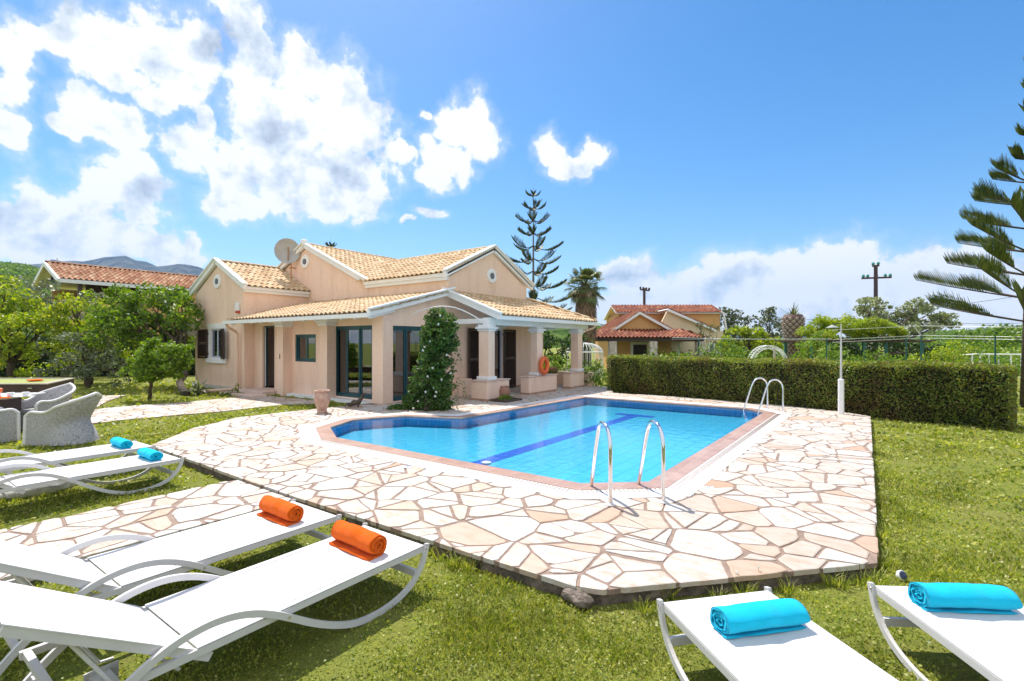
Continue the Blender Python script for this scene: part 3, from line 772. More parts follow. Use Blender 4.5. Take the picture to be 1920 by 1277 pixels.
# an inner partition so one sees rooms, not a hall
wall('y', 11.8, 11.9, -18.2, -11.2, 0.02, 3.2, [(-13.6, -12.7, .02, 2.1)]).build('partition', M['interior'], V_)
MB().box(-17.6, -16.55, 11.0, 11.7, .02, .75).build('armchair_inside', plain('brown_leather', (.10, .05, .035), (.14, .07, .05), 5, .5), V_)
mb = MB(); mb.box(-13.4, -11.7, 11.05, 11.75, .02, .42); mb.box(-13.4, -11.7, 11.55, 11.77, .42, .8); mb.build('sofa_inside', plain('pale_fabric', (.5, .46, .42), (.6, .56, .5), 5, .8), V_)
# tall stone plinth under the left wing
mb = MB(); mb.box(-22.5, -18.6, YA-.09, YA-.002, -.5, .02); mb.build('plinth', M['rock'], V_)
# columns on the sheltered front: x0,x1
def pilaster(x0, x1, y0=8.9, y1=9.22, z1=2.4, cap=True):
    c = MB().box(x0, x1, y0, y1-.002, -.35, z1).build('column', ST, V_)
    if cap:
        k = MB(); k.cbox(x0-.04, x1+.04, y0-.05, y1-.004, z1-.22, z1-.14, .012); k.cbox(x0-.08, x1+.08, y0-.09, y1-.006, z1-.138, z1-.02, .012)
        k.build('capital', M['white_wood'], c)
    return c
pilaster(XS+.003, XS+.12, y0=8.88, cap=False, z1=2.5); pilaster(-16.16, -15.78); pilaster(-13.70, -13.32)
MB().box(-11.13, XW+.02, 8.84, 9.19, -.35, 2.42).build('column', ST, V_)
mb = MB(); mb.box(-15.7, -11.2, 8.98, 9.21, -.35, -.02); mb.build('plinth', M['white_paint'], V_)
# lean-to roof
S1 = math.hypot(3.1, .80)
slope(V_, (-18.43, 8.35, 2.44), (1, 0, 0), (0, 3.1, .80), 7.86, S1, M['white_wood'], M['roof_cream'], seed=3)
MB().beam((-18.55, 8.29, 2.37), (-10.55, 8.29, 2.37), .12, .11).build('gutter', M['white_wood'], V_)
for i in range(13):
    x = -18.1+i*.62; MB().beam((x, 8.36, 2.33), (x, 9.2, 2.56), .07, .10).build('rafter', M['white_wood'], V_)
mb = MB(); mb.beam((-10.56, 8.27, 2.44), (-10.56, 11.50, 3.275), .10, .19, mi=0); mb.beam((-10.50, 8.25, 2.54), (-10.50, 11.50, 3.375), .14, .045); mb.build('barge_board', M['white_wood'], V_)
# downpipe at the wing
mb = MB(); mb.tube([(-18.45, 8.32, 2.30), (-18.47, 8.36, 2.22), (-18.62, 8.72, 2.06), (-18.66, 8.79, 1.98), (-18.66, 8.80, .5), (-18.66, 8.80, .04)], .045, 10)
mb.build('downpipe', M['stucco'], V_)
mb = MB(); mb.tube([(-18.66, 8.80, .06), (-18.66, 8.76, -.02), (-18.70, 8.55, -.03), (-18.95, 7.45, -.05)], .055, 10); mb.build('drain_pipe', M['stucco'], V_)
# wing roof
k = math.hypot(2.15, 1.08)
slope(V_, (-18.27, 8.86, 3.70), (0, 1, 0), (-2.15, 0, 1.08), 2.62, k, M['white_wood'], M['roof_cream'], seed=5)
slope(V_, (-22.57, 11.48, 3.70), (0, -1, 0), (2.15, 0, 1.08), 2.62, k, M['white_wood'], M['roof_cream'], seed=6)
mb = MB(); ridge(mb, (-20.42, 8.84, 4.82), (-20.42, 11.45, 4.82)); mb.build('ridge_cap', M['roof_cream'], V_)
mb = MB()
for s in (-1, 1):
    mb.beam((-20.42+s*2.24, YA-.06, 3.66), (-20.42, YA-.06, 4.79), .12, .17); mb.beam((-20.42+s*2.28, YA-.09, 3.77), (-20.42, YA-.09, 4.90), .18, .05)
mb.build('barge_board', M['white_paint'], V_)
mb = MB(); mb.box(XS+.002, XS+.10, YA, 11.44, 3.50, 3.60); mb.box(XS+.002, XS+.16, YA, 11.44, 3.602, 3.70); mb.build('eave_moulding', M['white_wood'], V_)
# main roof
S3 = math.hypot(4.02, 1.80)
slope(V_, (-14.58, 11.42, 3.83), (0, 1, 0), (-4.02, 0, 1.80), 5.7, S3, M['white_wood'], M['roof_cream'], seed=7)
slope(V_, (-22.62, 17.12, 3.83), (0, -1, 0), (4.02, 0, 1.80), 5.7, S3, M['white_wood'], M['roof_cream'], seed=8)
mb = MB(); ridge(mb, (-18.6, 11.36, 5.66), (-18.6, 17.1, 5.66)); mb.build('ridge_cap', M['roof_cream'], V_)
mb = MB()
for s in (-1, 1):
    mb.beam((-18.6+s*4.06, 11.39, 3.78), (-18.6, 11.39, 5.60), .12, .17); mb.beam((-18.6+s*4.10, 11.36, 3.89), (-18.6, 11.36, 5.71), .18, .05)
mb.cbox(-18.72, -18.48, 11.30, 11.46, 5.62, 5.84, .02)
mb.build('barge_board', M['white_paint'], V_)
# cross gable
S4 = math.hypot(2.38, 1.12)
slope(V_, (-17.4, 11.27, 3.83), (1, 0, 0), (0, 2.38, 1.12), 6.82, S4, M['white_wood'], M['roof_cream'], seed=9, rng=lambda v: (max(0, 2.45-v*1.04), 6.82), deckpoly=[(2.7, 0), (6.82, 0), (6.82, S4), (0, S4)])
slope(V_, (-10.58, 16.03, 3.83), (-1, 0, 0), (0, -2.38, 1.12), 6.82, S4, M['white_wood'], M['roof_cream'], seed=10)
mb = MB(); ridge(mb, (-10.6, 13.65, 4.98), (-17.1, 13.65, 4.98)); mb.build('ridge_cap', M['roof_cream'], V_)
mb = MB()
for s in (-1, 1):
    mb.beam((XW+.06, 13.65+s*2.44, 3.78), (XW+.06, 13.65, 4.92), .12, .18); mb.beam((XW+.09, 13.65+s*2.48, 3.90), (XW+.09, 13.65, 5.04), .18, .05)
mb.build('barge_board', M['white_paint'], V_)
mb = MB(); mb.box(-14.7, XW-.002, 11.35, 11.448, 3.62, 3.72); mb.box(-14.7, XW-.002, 11.29, 11.448, 3.722, 3.83); mb.build('eave_moulding', M['white_wood'], V_)
# valley flashing
MB().beam((-14.62, 11.35, 3.90), (-17.0, 13.62, 4.99), .03, .06).build('valley_flashing', M['bark_grey'], V_)
# portholes
def porthole(c, axis, r=.235):
    rz = {'y': Matrix.Rotation(R(90), 4, 'X'), 'x': Matrix.Rotation(R(90), 4, 'Y')}[axis]
    k = MB(); k.T = Matrix.Translation(c) @ rz
    k.lathe([(r*.42, -.0), (r*.42, .045), (r*.55, .06), (r*.9, .06), (r, .04), (r, 0)] if True else [], (0, 0, 0), 28)
    o = k.build('porthole', M['white_paint'], V_)
    k2 = MB(); k2.T = k.T; k2.lathe([(0, .064), (r*.40, .064), (r*.40, .072), (0, .072)], (0, 0, 0), 20)
    for i in range(-2, 3): k2.box(-r*.36, r*.36, i*r*.14-.004, i*r*.14+.004, .072, .078)
    k2.build('vent_grille', M['porthole_dark'], o)
porthole((-20.42, YA, 4.02), 'y', .27); porthole((-18.6, 11.45, 4.95), 'y', .27); porthole((XW, 13.6, 3.98), 'x', .25)
# porch roof (falls toward the pool, hipped at the far end)
S5 = math.hypot(2.08, .80)
slope(V_, (-8.62, 11.34, 2.45), (0, 1, 0), (-2.08, 0, .80), 6.3, S5, M['white_wood'], M['roof_cream'], seed=12, rng=lambda v: (0, 6.3-v*.80), deckpoly=[(0, 0), (6.3, 0), (4.55, S5), (0, S5)])
slope(V_, (-8.62, 17.64, 2.45), (-1, 0, 0), (0, -1.75, .80), 4.2, math.hypot(1.75, .8), M['white_wood'], M['roof_cream'], seed=13, rng=lambda v: (v*1.08, 4.2), deckpoly=[(0, 0), (4.2, 0), (4.2, 1.92), (2.08, 1.92)])
mb = MB(); ridge(mb, (-8.66, 17.58, 2.52), (-10.7, 15.9, 3.33)); mb.build('ridge_cap', M['roof_cream'], V_)
mb = MB(); mb.beam((-8.55, 11.28, 2.40), (-10.72, 11.28, 3.235), .10, .17); mb.beam((-8.50, 11.25, 2.50), (-10.72, 11.25, 3.35), .16, .05); mb.build('barge_board', M['white_wood'], V_)
MB().beam((-8.56, 11.22, 2.37), (-8.56, 17.7, 2.37), .11, .10).build('gutter', M['white_wood'], V_)
MB().box(-9.08, -8.84, 11.15, 17.3, 2.175, 2.38).build('porch_beam', M['white_wood'], V_)
for y in (11.22, 14.0, 17.0): MB().box(-10.69, -9.085, y-.05, y+.05, 2.22, 2.36).build('cross_beam', M['white_wood'], V_)
MB().tube([(-8.62, 17.55, 2.33), (-8.66, 17.3, 2.2), (-9.0, 16.95, 2.06)], .04, 8).build('downpipe', M['stucco'], V_)
# porch piers and columns: (pier y0,y1,x0,  column x0,y0,y1)
def pier(y0, y1, x0, cx0, cy0, cy1, ztop=.58):
    p = MB(); p.cbox(x0, -8.75, y0, y1, -.08, ztop-.03, .012); o = p.build('pier', ST, V_)
    MB().cbox(x0-.03, -8.72, y0-.03, y1+.03, ztop-.028, ztop+.004, .008).build('pier_slab', M['white_wood'] if False else M['stucco_cap'], o)
    MB().box(x0-.008, -8.742, y0-.008, y1+.008, -.08, .06).build('skirting', M['stucco_skirt'], o)
    c = MB(); c.cbox(cx0, -8.80, cy0, cy1, ztop+.006, 2.1, .012); c = c.build('column', ST, V_)
    b = MB(); b.cbox(cx0-.045, -8.755, cy0-.045, cy1+.045, ztop+.006, ztop+.11, .015); b.build('column_base', M['white_wood'], c)
    k = MB(); k.cbox(cx0-.03, -8.77, cy0-.03, cy1+.03, 1.99, 2.045, .01); k.cbox(cx0-.075, -8.725, cy0-.075, cy1+.075, 2.047, 2.11, .012); k.cbox(cx0-.02, -8.78, cy0-.02, cy1+.02, 2.112, 2.173, .01); k.build('capital', M['white_wood'], c)
M['stucco_cap'] = stucco('pale_pink_cap', (.70, .52, .44), (.76, .60, .52)); M['stucco_skirt'] = stucco('skirting_terracotta', (.42, .24, .16), (.52, .32, .22))
pier(10.94, 12.0, -9.35, -9.18, 11.08, 11.36); pier(13.06, 14.76, -9.08, -9.08, 13.62, 13.95); pier(15.78, 16.8, -9.08, -9.12, 16.42, 16.76)
MB().cbox(-9.9, -9.2, 15.3, 15.55, -.08, .50, .012).build('porch_parapet', ST, V_)
MB().box(-10.68, -8.6, 17.1, 17.3, -.08, .52).build('porch_parapet', ST, V_)
MB().cbox(XW+.003, -10.25, 11.55, 12.05, -.05, .52, .012).build('pier', ST, V_)
MB().box(XW+.002, XW+.02, 11.5, 15.8, -.05, .07).build('skirting', M['stucco_skirt'], V_)
# curved awning rod
pts = []
a = Vector((-10.62, 9.9, 2.60)); b = Vector((-8.95, 11.12, 2.22))
for i in range(15):
    t = i/14; p = a.lerp(b, t); p.z = 2.50+.26*math.sin(math.pi*min(1, t*1.02))-.28*t*t; pts.append(p)
MB().tube(pts, .014, 8).build('awning_rod', M['white_wood'], V_)
# windows and doors --------------------------------------------------
def glazed(axis, c, u0, u1, z0, z1, mull, mat, fw=.07, depth=.08, sill=True, sashes=True):
    """framed window/door set: frame, sashes and one pane for each light"""
    P = (lambda a, b, d0, d1, e, f: (a, b, d0, d1, e, f)) if axis == 'y' else (lambda a, b, d0, d1, e, f: (-d1+2*c if False else d0, d1, a, b, e, f))
    sg = 1 if axis == 'y' else -1
    def bx(m, a, b, e, f, d0, d1):
        lo, hi = sorted((c+sg*d0, c+sg*d1))
        if axis == 'y': m.box(a, b, lo, hi, e, f)
        else: m.box(lo, hi, a, b, e, f)
    fr = MB(); bx(fr, u0, u0+fw, z0, z1, .0, depth); bx(fr, u1-fw, u1, z0, z1, .0, depth); bx(fr, u0+fw, u1-fw, z1-fw, z1, .0, depth); bx(fr, u0+fw, u1-fw, z0, z0+fw, .0, depth)
    f = fr.build('window' if z0 > .5 else 'glass_door', mat, V_)
    cuts = [u0+fw]+list(mull)+[u1-fw]
    for i in range(len(cuts)-1):
        a, b = cuts[i], cuts[i+1]; s = MB(); w = .055; off = .012 if i % 2 else .035
        bx(s, a, a+w, z0+fw, z1-fw, off, off+.04); bx(s, b-w, b, z0+fw, z1-fw, off, off+.04); bx(s, a+w, b-w, z1-fw-w, z1-fw, off, off+.04); bx(s, a+w, b-w, z0+fw, z0+fw+w, off, off+.04)
        s.build('sash', mat, f); g = MB()
        bx(g, a+w, b-w, z0+fw+w, z1-fw-w, off+.018, off+.024); g.build('pane', M['glass'], f)
    return f
d = glazed('y', 9.24, -13.44, -11.58, .02, 2.16, (-12.84, -12.21), M['teal'])
w = glazed('y', 9.26, -15.61, -14.4, 1.03, 1.93, (-15.0,), M['teal'], fw=.06)
d2 = glazed('x', XW-.03, 9.12, 10.95, .03, 2.13, (9.72, 10.34), M['teal'])
# curtain strips behind the glass
mb = MB()
for x in (-13.3, -12.70, -12.05): mb.box(x, x+.045, 9.36, 9.38, .1, 2.05)
mb.build('door_trim', M['white_wood'], V_)
# open front door: frame, leaf swung inward
fr = MB(); fr.box(-17.71, -17.64, 9.30, 9.38, .04, 2.26); fr.box(-16.95, -16.9, 9.30, 9.38, .04, 2.26); fr.box(-17.64, -16.95, 9.30, 9.38, 2.2, 2.26)
f = fr.build('door_frame', M['teal'], V_)
lf = MB(); lf.T = Matrix.Translation((-16.98, 9.44, 0)) @ Matrix.Rotation(R(88), 4, 'Z'); lf.cbox(0, .68, -.02, .02, .05, 2.19, .005)
lf = lf.build('door', M['teal'], V_); h = MB(); h.T = Matrix.Translation((-16.98, 9.44, 0)) @ Matrix.Rotation(R(88), 4, 'Z'); h.tube([(.6, .02, 1.05), (.6, .07, 1.05), (.5, .07, 1.05)], .01, 6); h.build('handle', M['steel'], lf)
MB().box(-17.64, -17.615, 9.285, 9.298, .1, 2.2).build('door_trim', M['white_wood'], V_)
# steps in front of the door
mb = MB(); mb.cbox(-17.95, -16.25, 8.45, 9.215, -.3, .035, .015); mb.cbox(-18.15, -15.95, 7.95, 8.448, -.3, -.03, .015)
mb.build('doorstep', M['stucco_cap'], V_)
# switch plate
MB().cbox(-15.98, -15.95, 8.885, 8.899, 1.12, 1.28, .004).build('intercom', M['black'], V_)
# wing window with white surround and shutters
u0, u1, z0, z1 = -21.02, -20.02, 1.06, 2.2
mb = MB(); mb.box(u0-.20, u0, YA-.03, YA-.002, z0, z1); mb.box(u1, u1+.30, YA-.03, YA-.002, z0, z1); mb.box(u0-.22, u1+.32, YA-.035, YA-.002, z1+.001, z1+.20); mb.build('window_surround', M['white_paint'], V_)
MB().cbox(u0-.24, u1+.34, YA-.10, YA-.002, z0-.20, z0-.002, .02).build('window_sill', M['white_paint'], V_)
fr = MB(); fr.box(u0, u0+.06, YA+.02, YA+.1, z0, z1); fr.box(u1-.06, u1, YA+.02, YA+.1, z0, z1); fr.box(u0+.06, u1-.06, YA+.02, YA+.1, z1-.06, z1); fr.box(u0+.06, u1-.06, YA+.02, YA+.1, z0, z0+.06); fr.box(-20.55, -20.49, YA+.03, YA+.09, z0+.06, z1-.06)
f = fr.build('window', M['door_white'], V_)
MB().box(u0+.06, -20.55, YA+.055, YA+.061, z0+.06, z1-.06).build('pane', M['glass'], f); MB().box(-20.49, u1-.06, YA+.055, YA+.061, z0+.06, z1-.06).build('pane', M['glass'], f)
def shutter(hinge, ang, w, z0, z1, flip=1, name='shutter'):
    m = MB(); m.T = Matrix.Translation(hinge) @ Matrix.Rotation(ang, 4, 'Z')
    t = .018; s = .07
    m.box(0, s, -t, t, z0, z1); m.box(w-s, w, -t, t, z0, z1); m.box(s, w-s, -t, t, z0, z0+s); m.box(s, w-s, -t, t, z1-s, z1); m.box(s, w-s, -t, t, (z0+z1)/2-s/2, (z0+z1)/2+s/2)
    z = z0+s+.01
    while z < z1-s-.02:
        if abs(z-(z0+z1)/2) > s/2+.01: m.add([(s, -t*.8, z), (w-s, -t*.8, z), (w-s, t*.8, z+.032), (s, t*.8, z+.032), (s, -t*.8, z+.006), (w-s, -t*.8, z+.006), (w-s, t*.8, z+.038), (s, t*.8, z+.038)], [(0, 1, 2, 3), (7, 6, 5, 4), (0, 4, 5, 1), (2, 6, 7, 3)])
        z += .034
    o = m.build(name, M['brown_shutter'], V_)
    k = MB(); k.T = m.T
    for zz in (z0+.18, z1-.18): k.box(-.10, .08, -t-.012, -t-.001, zz-.02, zz+.02)
    k.build('hinge', M['black'], o); return o
shutter((u0-.14, YA-.07, 0), R(207), .42, z0-.02, z1-.02); shutter((u1+.03, YA-.08, 0), R(-14), .50, z0-.02, z1-.02)
# shuttered porch door on the pool side
mb = MB(); yy0, yy1 = 12.93, 14.28
mb.box(XW-.12, XW-.04, yy0, yy0+.07, 0.0, 2.16); mb.box(XW-.12, XW-.04, yy1-.07, yy1, 0.0, 2.16); mb.box(XW-.12, XW-.04, yy0+.07, yy1-.07, 2.09, 2.16); mb.box(XW-.11, XW-.05, 13.56, 13.66, 0.02, 2.09)
f = mb.build('glass_door', M['door_white'], V_)
MB().box(XW-.085, XW-.079, yy0+.07, 13.56, .02, 2.09).build('pane', M['glass'], f); MB().box(XW-.085, XW-.079, 13.66, yy1-.07, .02, 2.09).build('pane', M['glass'], f)
MB().box(XW+.003, XW+.035, yy0-.14, yy1+.14, 2.162, 2.36).build('door_surround', M['white_paint'], V_)
shutter((XW+.05, yy0-.0, 0), R(-86), .64, .03, 2.13); shutter((XW+.05, yy1+.0, 0), R(84), .64, .03, 2.13)
# flanking bit of the villa's far side, seen past the wing
mb = MB(); mb.box(-24.4, -22.43, 12.5, 12.7, -.2, 2.3); mb.box(-24.4, -24.15, 11.6, 12.49, -.2, 2.3); mb.build('side_wall', M['stucco_deep'], V_)
slope(V_, (-22.45, 11.2, 3.3), (0, 1, 0), (-1, 0, -.38), 3, 2.2, M['white_wood'], M['roof_cream'], seed=31)

# ---- things fixed to the villa but lifted off it
r = thing('satellite_dish', 'large pale satellite dish on a rusty mast against the main gable', 'satellite dish', (-19.33, 11.2, 3.3))
MB().tube([(-19.33, 11.25, 3.3), (-19.33, 11.25, 5.35)], .022, 8).build('mast', M['rust'], r)
mb = MB()
for z in (4.1, 4.75): mb.beam((-19.33, 11.25, z), (-19.33, 11.45, z), .05, .03); mb.beam((-19.2, 11.25, z), (-19.45, 11.25, z), .03, .03)
mb.build('bracket', M['rust'], r)
k = MB(); k.T = Matrix.Translation((-19.36, 11.15, 5.42)) @ Matrix.Rotation(-AZ*-1+R(8), 4, 'Z') @ Matrix.Rotation(R(98), 4, 'X')
prof = [(0.0, .0)]+[(i/12*.50, .13*(i/12)**2) for i in range(1, 13)]
vs = []
k.lathe(prof+[(.51, .135), (.50, .118)]+[(i/12*.49, .13*(i/12)**2-.012) for i in range(11, 0, -1)]+[(0.001, -.012)], (0, 0, 0), 40)
k.build('reflector', M['dish'], r, smooth=True)
k2 = MB(); k2.T = k.T; k2.tube([(0, -.38, .09), (0, .05, .02), (0, .36, -.02)], .018, 6); k2.tube([(0, .1, -.03), (0, .36, -.03)], .05, 8); k2.tube([(-.09, .15, 0), (-.09, .45, -.02)], .015, 6); k2.tube([(.09, .15, 0), (.09, .45, -.02)], .015, 6)
k2.build('feed_arm', M['rust'], r)
r = thing('air_conditioner', 'white outdoor air conditioner unit high on the left end wall of the villa', 'air conditioner', (-22.6, 8.75, 1.95))
mb = MB(); mb.cbox(-22.95, -22.1, 8.55, 8.86, 2.0, 2.5, .02); mb.build('casing', M['ac'], r)
k = MB(); k.T = Matrix.Translation((-22.65, 8.545, 2.25)) @ Matrix.Rotation(R(90), 4, 'X'); k.lathe([(.0, .0), (.17, 0), (.19, .008), (.2, 0), (.2, -.006), (0, -.006)], n=24); k.build('fan_grille', M['porthole_dark'], r)
mb = MB(); mb.box(-23.0, -22.0, 8.6, 8.63, 1.95, 1.98); mb.box(-22.9, -22.86, 8.55, 8.89, 1.93, 1.98); mb.box(-22.2, -22.16, 8.55, 8.89, 1.93, 1.98); mb.build('bracket', M['ac'], r)
r = thing('alarm_box', 'small white alarm box with a red lower edge on the wing gable', 'alarm', (-18.75, 8.87, 2.9))
MB().cbox(-18.86, -18.66, 8.80, 8.895, 2.82, 3.12, .02).build('case', M['white_paint'], r)
MB().cbox(-18.86, -18.66, 8.80, 8.895, 2.74, 2.815, .015).build('red_lens', plain('red_plastic', (.6, .03, .03), rough=.3), r)
# lifebuoy leaning on the middle column
r = thing('lifebuoy', 'orange lifebuoy ring leaning on the middle porch column', 'lifebuoy', (-8.67, 13.85, .59))
import itertools
def torus(mb, c, Rr, rr, rot, n=40, m=14, sq=1):
    T = Matrix.Translation(c) @ rot; vs = []; fs = []
    for i in range(n):
        a = 2*math.pi*i/n
        for j in range(m):
            b = 2*math.pi*j/m; q = Rr+rr*math.cos(b); vs.append(T @ Vector((q*math.cos(a), q*math.sin(a), rr*sq*math.sin(b))))
    for i, j in itertools.product(range(n), range(m)): fs.append((i*m+j, ((i+1) % n)*m+j, ((i+1) % n)*m+(j+1) % m, i*m+(j+1) % m))
    mb.add(vs, fs)
rot = Matrix.Rotation(R(6), 4, 'Z') @ Matrix.Rotation(R(90), 4, 'Y') @ Matrix.Rotation(R(0), 4, 'X')
mb = MB(); torus(mb, (-8.68, 13.85, .59+.315), .235, .075, rot); mb.build('ring', M['orange_plastic'], r, smooth=True)
mb = MB()
for a in (20, 110, 200, 290):
    t = Matrix.Translation((-8.68, 13.85, .905)) @ rot @ Matrix.Rotation(R(a), 4, 'Z') @ Matrix.Translation((.235, 0, 0)) @ Matrix.Rotation(R(90), 4, 'X')
    torus(mb, (0, 0, 0), .075, .008, t, 20, 6)
mb.build('grab_rope_band', M['orange_plastic'], r)
# ================================================================ FURNITURE
def make_lounger():
    """foot edge centred on the local origin, head toward -y; ground at z = 0"""
    r = thing('sun_lounger', '', 'sun lounger')
    w = .325; zs = .315; hy = -1.50; L = .74; th = R(33)
    # side frames: the S curve from foot corner down to the turf, up over the armrest and down again
    prof = [(.02, .325), (.005, .27), (-.03, .19), (-.10, .11), (-.20, .055), (-.33, .022), (-.47, .016), (-.60, .034), (-.74, .088), (-.88, .165), (-1.00, .245), (-1.11, .315), (-1.22, .37), (-1.33, .402), (-1.44, .41), (-1.56, .392), (-1.68, .345), (-1.80, .27), (-1.92, .17), (-2.02, .06), (-2.05, .016)]
    # smooth by Catmull-Rom
    pp = [prof[0]]+prof+[prof[-1]]; sm = []
    for i in range(1, len(pp)-2):
        p0, p1, p2, p3 = (Vector(q) for q in pp[i-1:i+3])
        for k in range(4):
            t = k/4; sm.append(.5*((2*p1)+(-p0+p2)*t+(2*p0-5*p1+4*p2-p3)*t*t+(-p0+3*p1-3*p2+p3)*t**3))
    sm.append(Vector(prof[-1]))
    for s in (-1, 1):
        mb = MB(); mb.strip([(s*(w+.022), q[0], q[1]) for q in sm], .022, .036, (1, 0, 0)); f = mb.build('side_frame', M['white_metal'], r, local=True)
        b = MB()
        for y, z in ((-1.03, .265), (-.0, .30)):
            b.T = Matrix.Translation((s*(w+.034), y, z)) @ Matrix.Rotation(R(90)*s, 4, 'Y'); b.lathe([(0, 0), (.008, 0), (.007, .004), (0, .005)], n=10)
        b.build('bolt', M['steel'], f, local=True)
    for s in (-1, 1):
        mb = MB(); mb.box(s*w-.012, s*w+.012, -1.98, -.005, zs-.045, zs-.008); mb.build('seat_rail', M['white_metal'], r, local=True)
    for q in ((-w+.013, w-.013, -.03, -.006, zs-.04, zs-.01), (-w+.013, w-.013, -1.5, -1.475, zs-.04, zs-.012), (-w+.013, w-.013, -1.97, -1.94, zs-.04, zs-.01), (-w-.01, w+.01, -.085, -.06, .12, .165), (-w-.01, w+.01, -1.94, -1.91, .14, .17)):
        MB().box(*q).build('cross_bar', M['white_metal'], r, local=True)
    # seat sling with a shallow sag
    def sling(n, m, P, name):
        vs = []; fs = []
        for i in range(n+1):
            for j in range(m+1): vs.append(P(i/n, j/m))
        k = len(vs); vs += [tuple(Vector(v)-Vector((0, 0, .006))) for v in vs[:k]]
        for i in range(n):
            for j in range(m):
                a = i*(m+1)+j; fs += [(a, a+1, a+m+2, a+m+1), (k+a+m+1, k+a+m+2, k+a+1, k+a)]
        for i in range(n): a = i*(m+1); b = a+m+1; fs += [(a, b, k+b, k+a), (b+m, a+m, k+a+m, k+b+m)]
        for j in range(m): fs += [(j+1, j, k+j, k+j+1), (n*(m+1)+j, n*(m+1)+j+1, k+n*(m+1)+j+1, k+n*(m+1)+j)]
        q = MB(); q.add(vs, fs); return q.build(name, M['white_sling'], r, local=True, smooth=False)
    sag = lambda u, v: -.014*math.sin(math.pi*u)*math.sin(math.pi*min(1, max(0, v)))
    sling(14, 22, lambda u, v: ((u-.5)*2*(w+.010), .004+v*(hy+.02), zs+sag(u, v)), 'seat_sling')
    for s in (-1, 1):
        MB().box(s*(w-.035)-.0025, s*(w-.035)+.0025, hy+.03, -.01, zs-.002, zs+.0015).build('hem_seam', M['white_metal'], r, local=True)
    bs = hy-.015; bz = zs+.012
    sling(14, 12, lambda u, v: ((u-.5)*2*(w+.004), bs-math.cos(th)*L*v+0, bz+math.sin(th)*L*v+sag(u, v)*1.2), 'backrest_sling')
    for s in (-1, 1):
        mb = MB(); a = Vector((s*(w-.012), bs+.16, bz-.115)); b = Vector((s*(w-.012), bs-math.cos(th)*L, bz+math.sin(th)*L-.026)); a = Vector((s*(w-.012), bs+.12*math.cos(th), bz-.12*math.sin(th)-.026))
        mb.beam(a, b, .022, .042); mb.build('backrest_rail', M['white_metal'], r, local=True)
    e = Vector((0, bs-math.cos(th)*L, bz+math.sin(th)*L-.026)); mb = MB(); mb.beam(e+Vector((-w+.024, .012, -.004)), e+Vector((w-.024, .012, -.004)), .022, .036); mb.build('backrest_top_bar', M['white_metal'], r, local=True)
    for s in (-1, 1):
        mb = MB(); mb.tube([(s*(w-.05), bs-.42, bz+.22), (s*(w-.05), bs-.18, .13), (s*(w-.05), bs-.12, .12)], .009, 8)
        mb.tube([(s*(w-.1), bs-.16, bz+.05), (s*(w-.1), bs+.0, .19)], .009, 8)
        mb.build('backrest_prop', M['white_metal'], r, local=True)
    mb = MB(); mb.box(-.2, .2, bs-.24, bs-.16, .10, .125); mb.box(-.2, -.19, bs-.26, bs-.12, .06, .14); mb.box(.19, .2, bs-.26, bs-.12, .06, .14); mb.tube([(-.215, bs-.2, .1), (.215, bs-.2, .1)], .02, 10)
    mb.build('ratchet_bracket', M['white_metal'], r, local=True)
    return r
L0 = make_lounger()
grp = 'white curved sun loungers around the terrace'
def place(o, cx, cy, rz, label):
    o.location = (cx, cy, LAWN); o.rotation_euler = (0, 0, rz); relabel(o, label, grp); return o
place(L0, -2.935, 2.52, 0, 'nearest white sun lounger in the left foreground, with an orange towel by the paving corner')
def another(*a): return place(dup(L0), *a)
another(-3.97, 2.52, 0, 'white sun lounger with an orange towel, second from the photographer, beside the stone path')
another(-7.36, 2.62, 0, 'white sun lounger with a blue towel, nearer of the pair beyond the stone path')
another(-8.53, 2.70, R(1), 'white sun lounger with a blue towel, farther of the pair, beside the wicker chairs')
another(-.71, 2.995, math.atan2(.676, -.737)*0+math.atan2(.737, .676)*1, 'left one of the two white sun loungers at bottom right, thick blue towel on it')
another(.31, 3.86, math.atan2(.53, .85)*1, 'rightmost white sun lounger, in the bottom right corner under a thick blue towel')

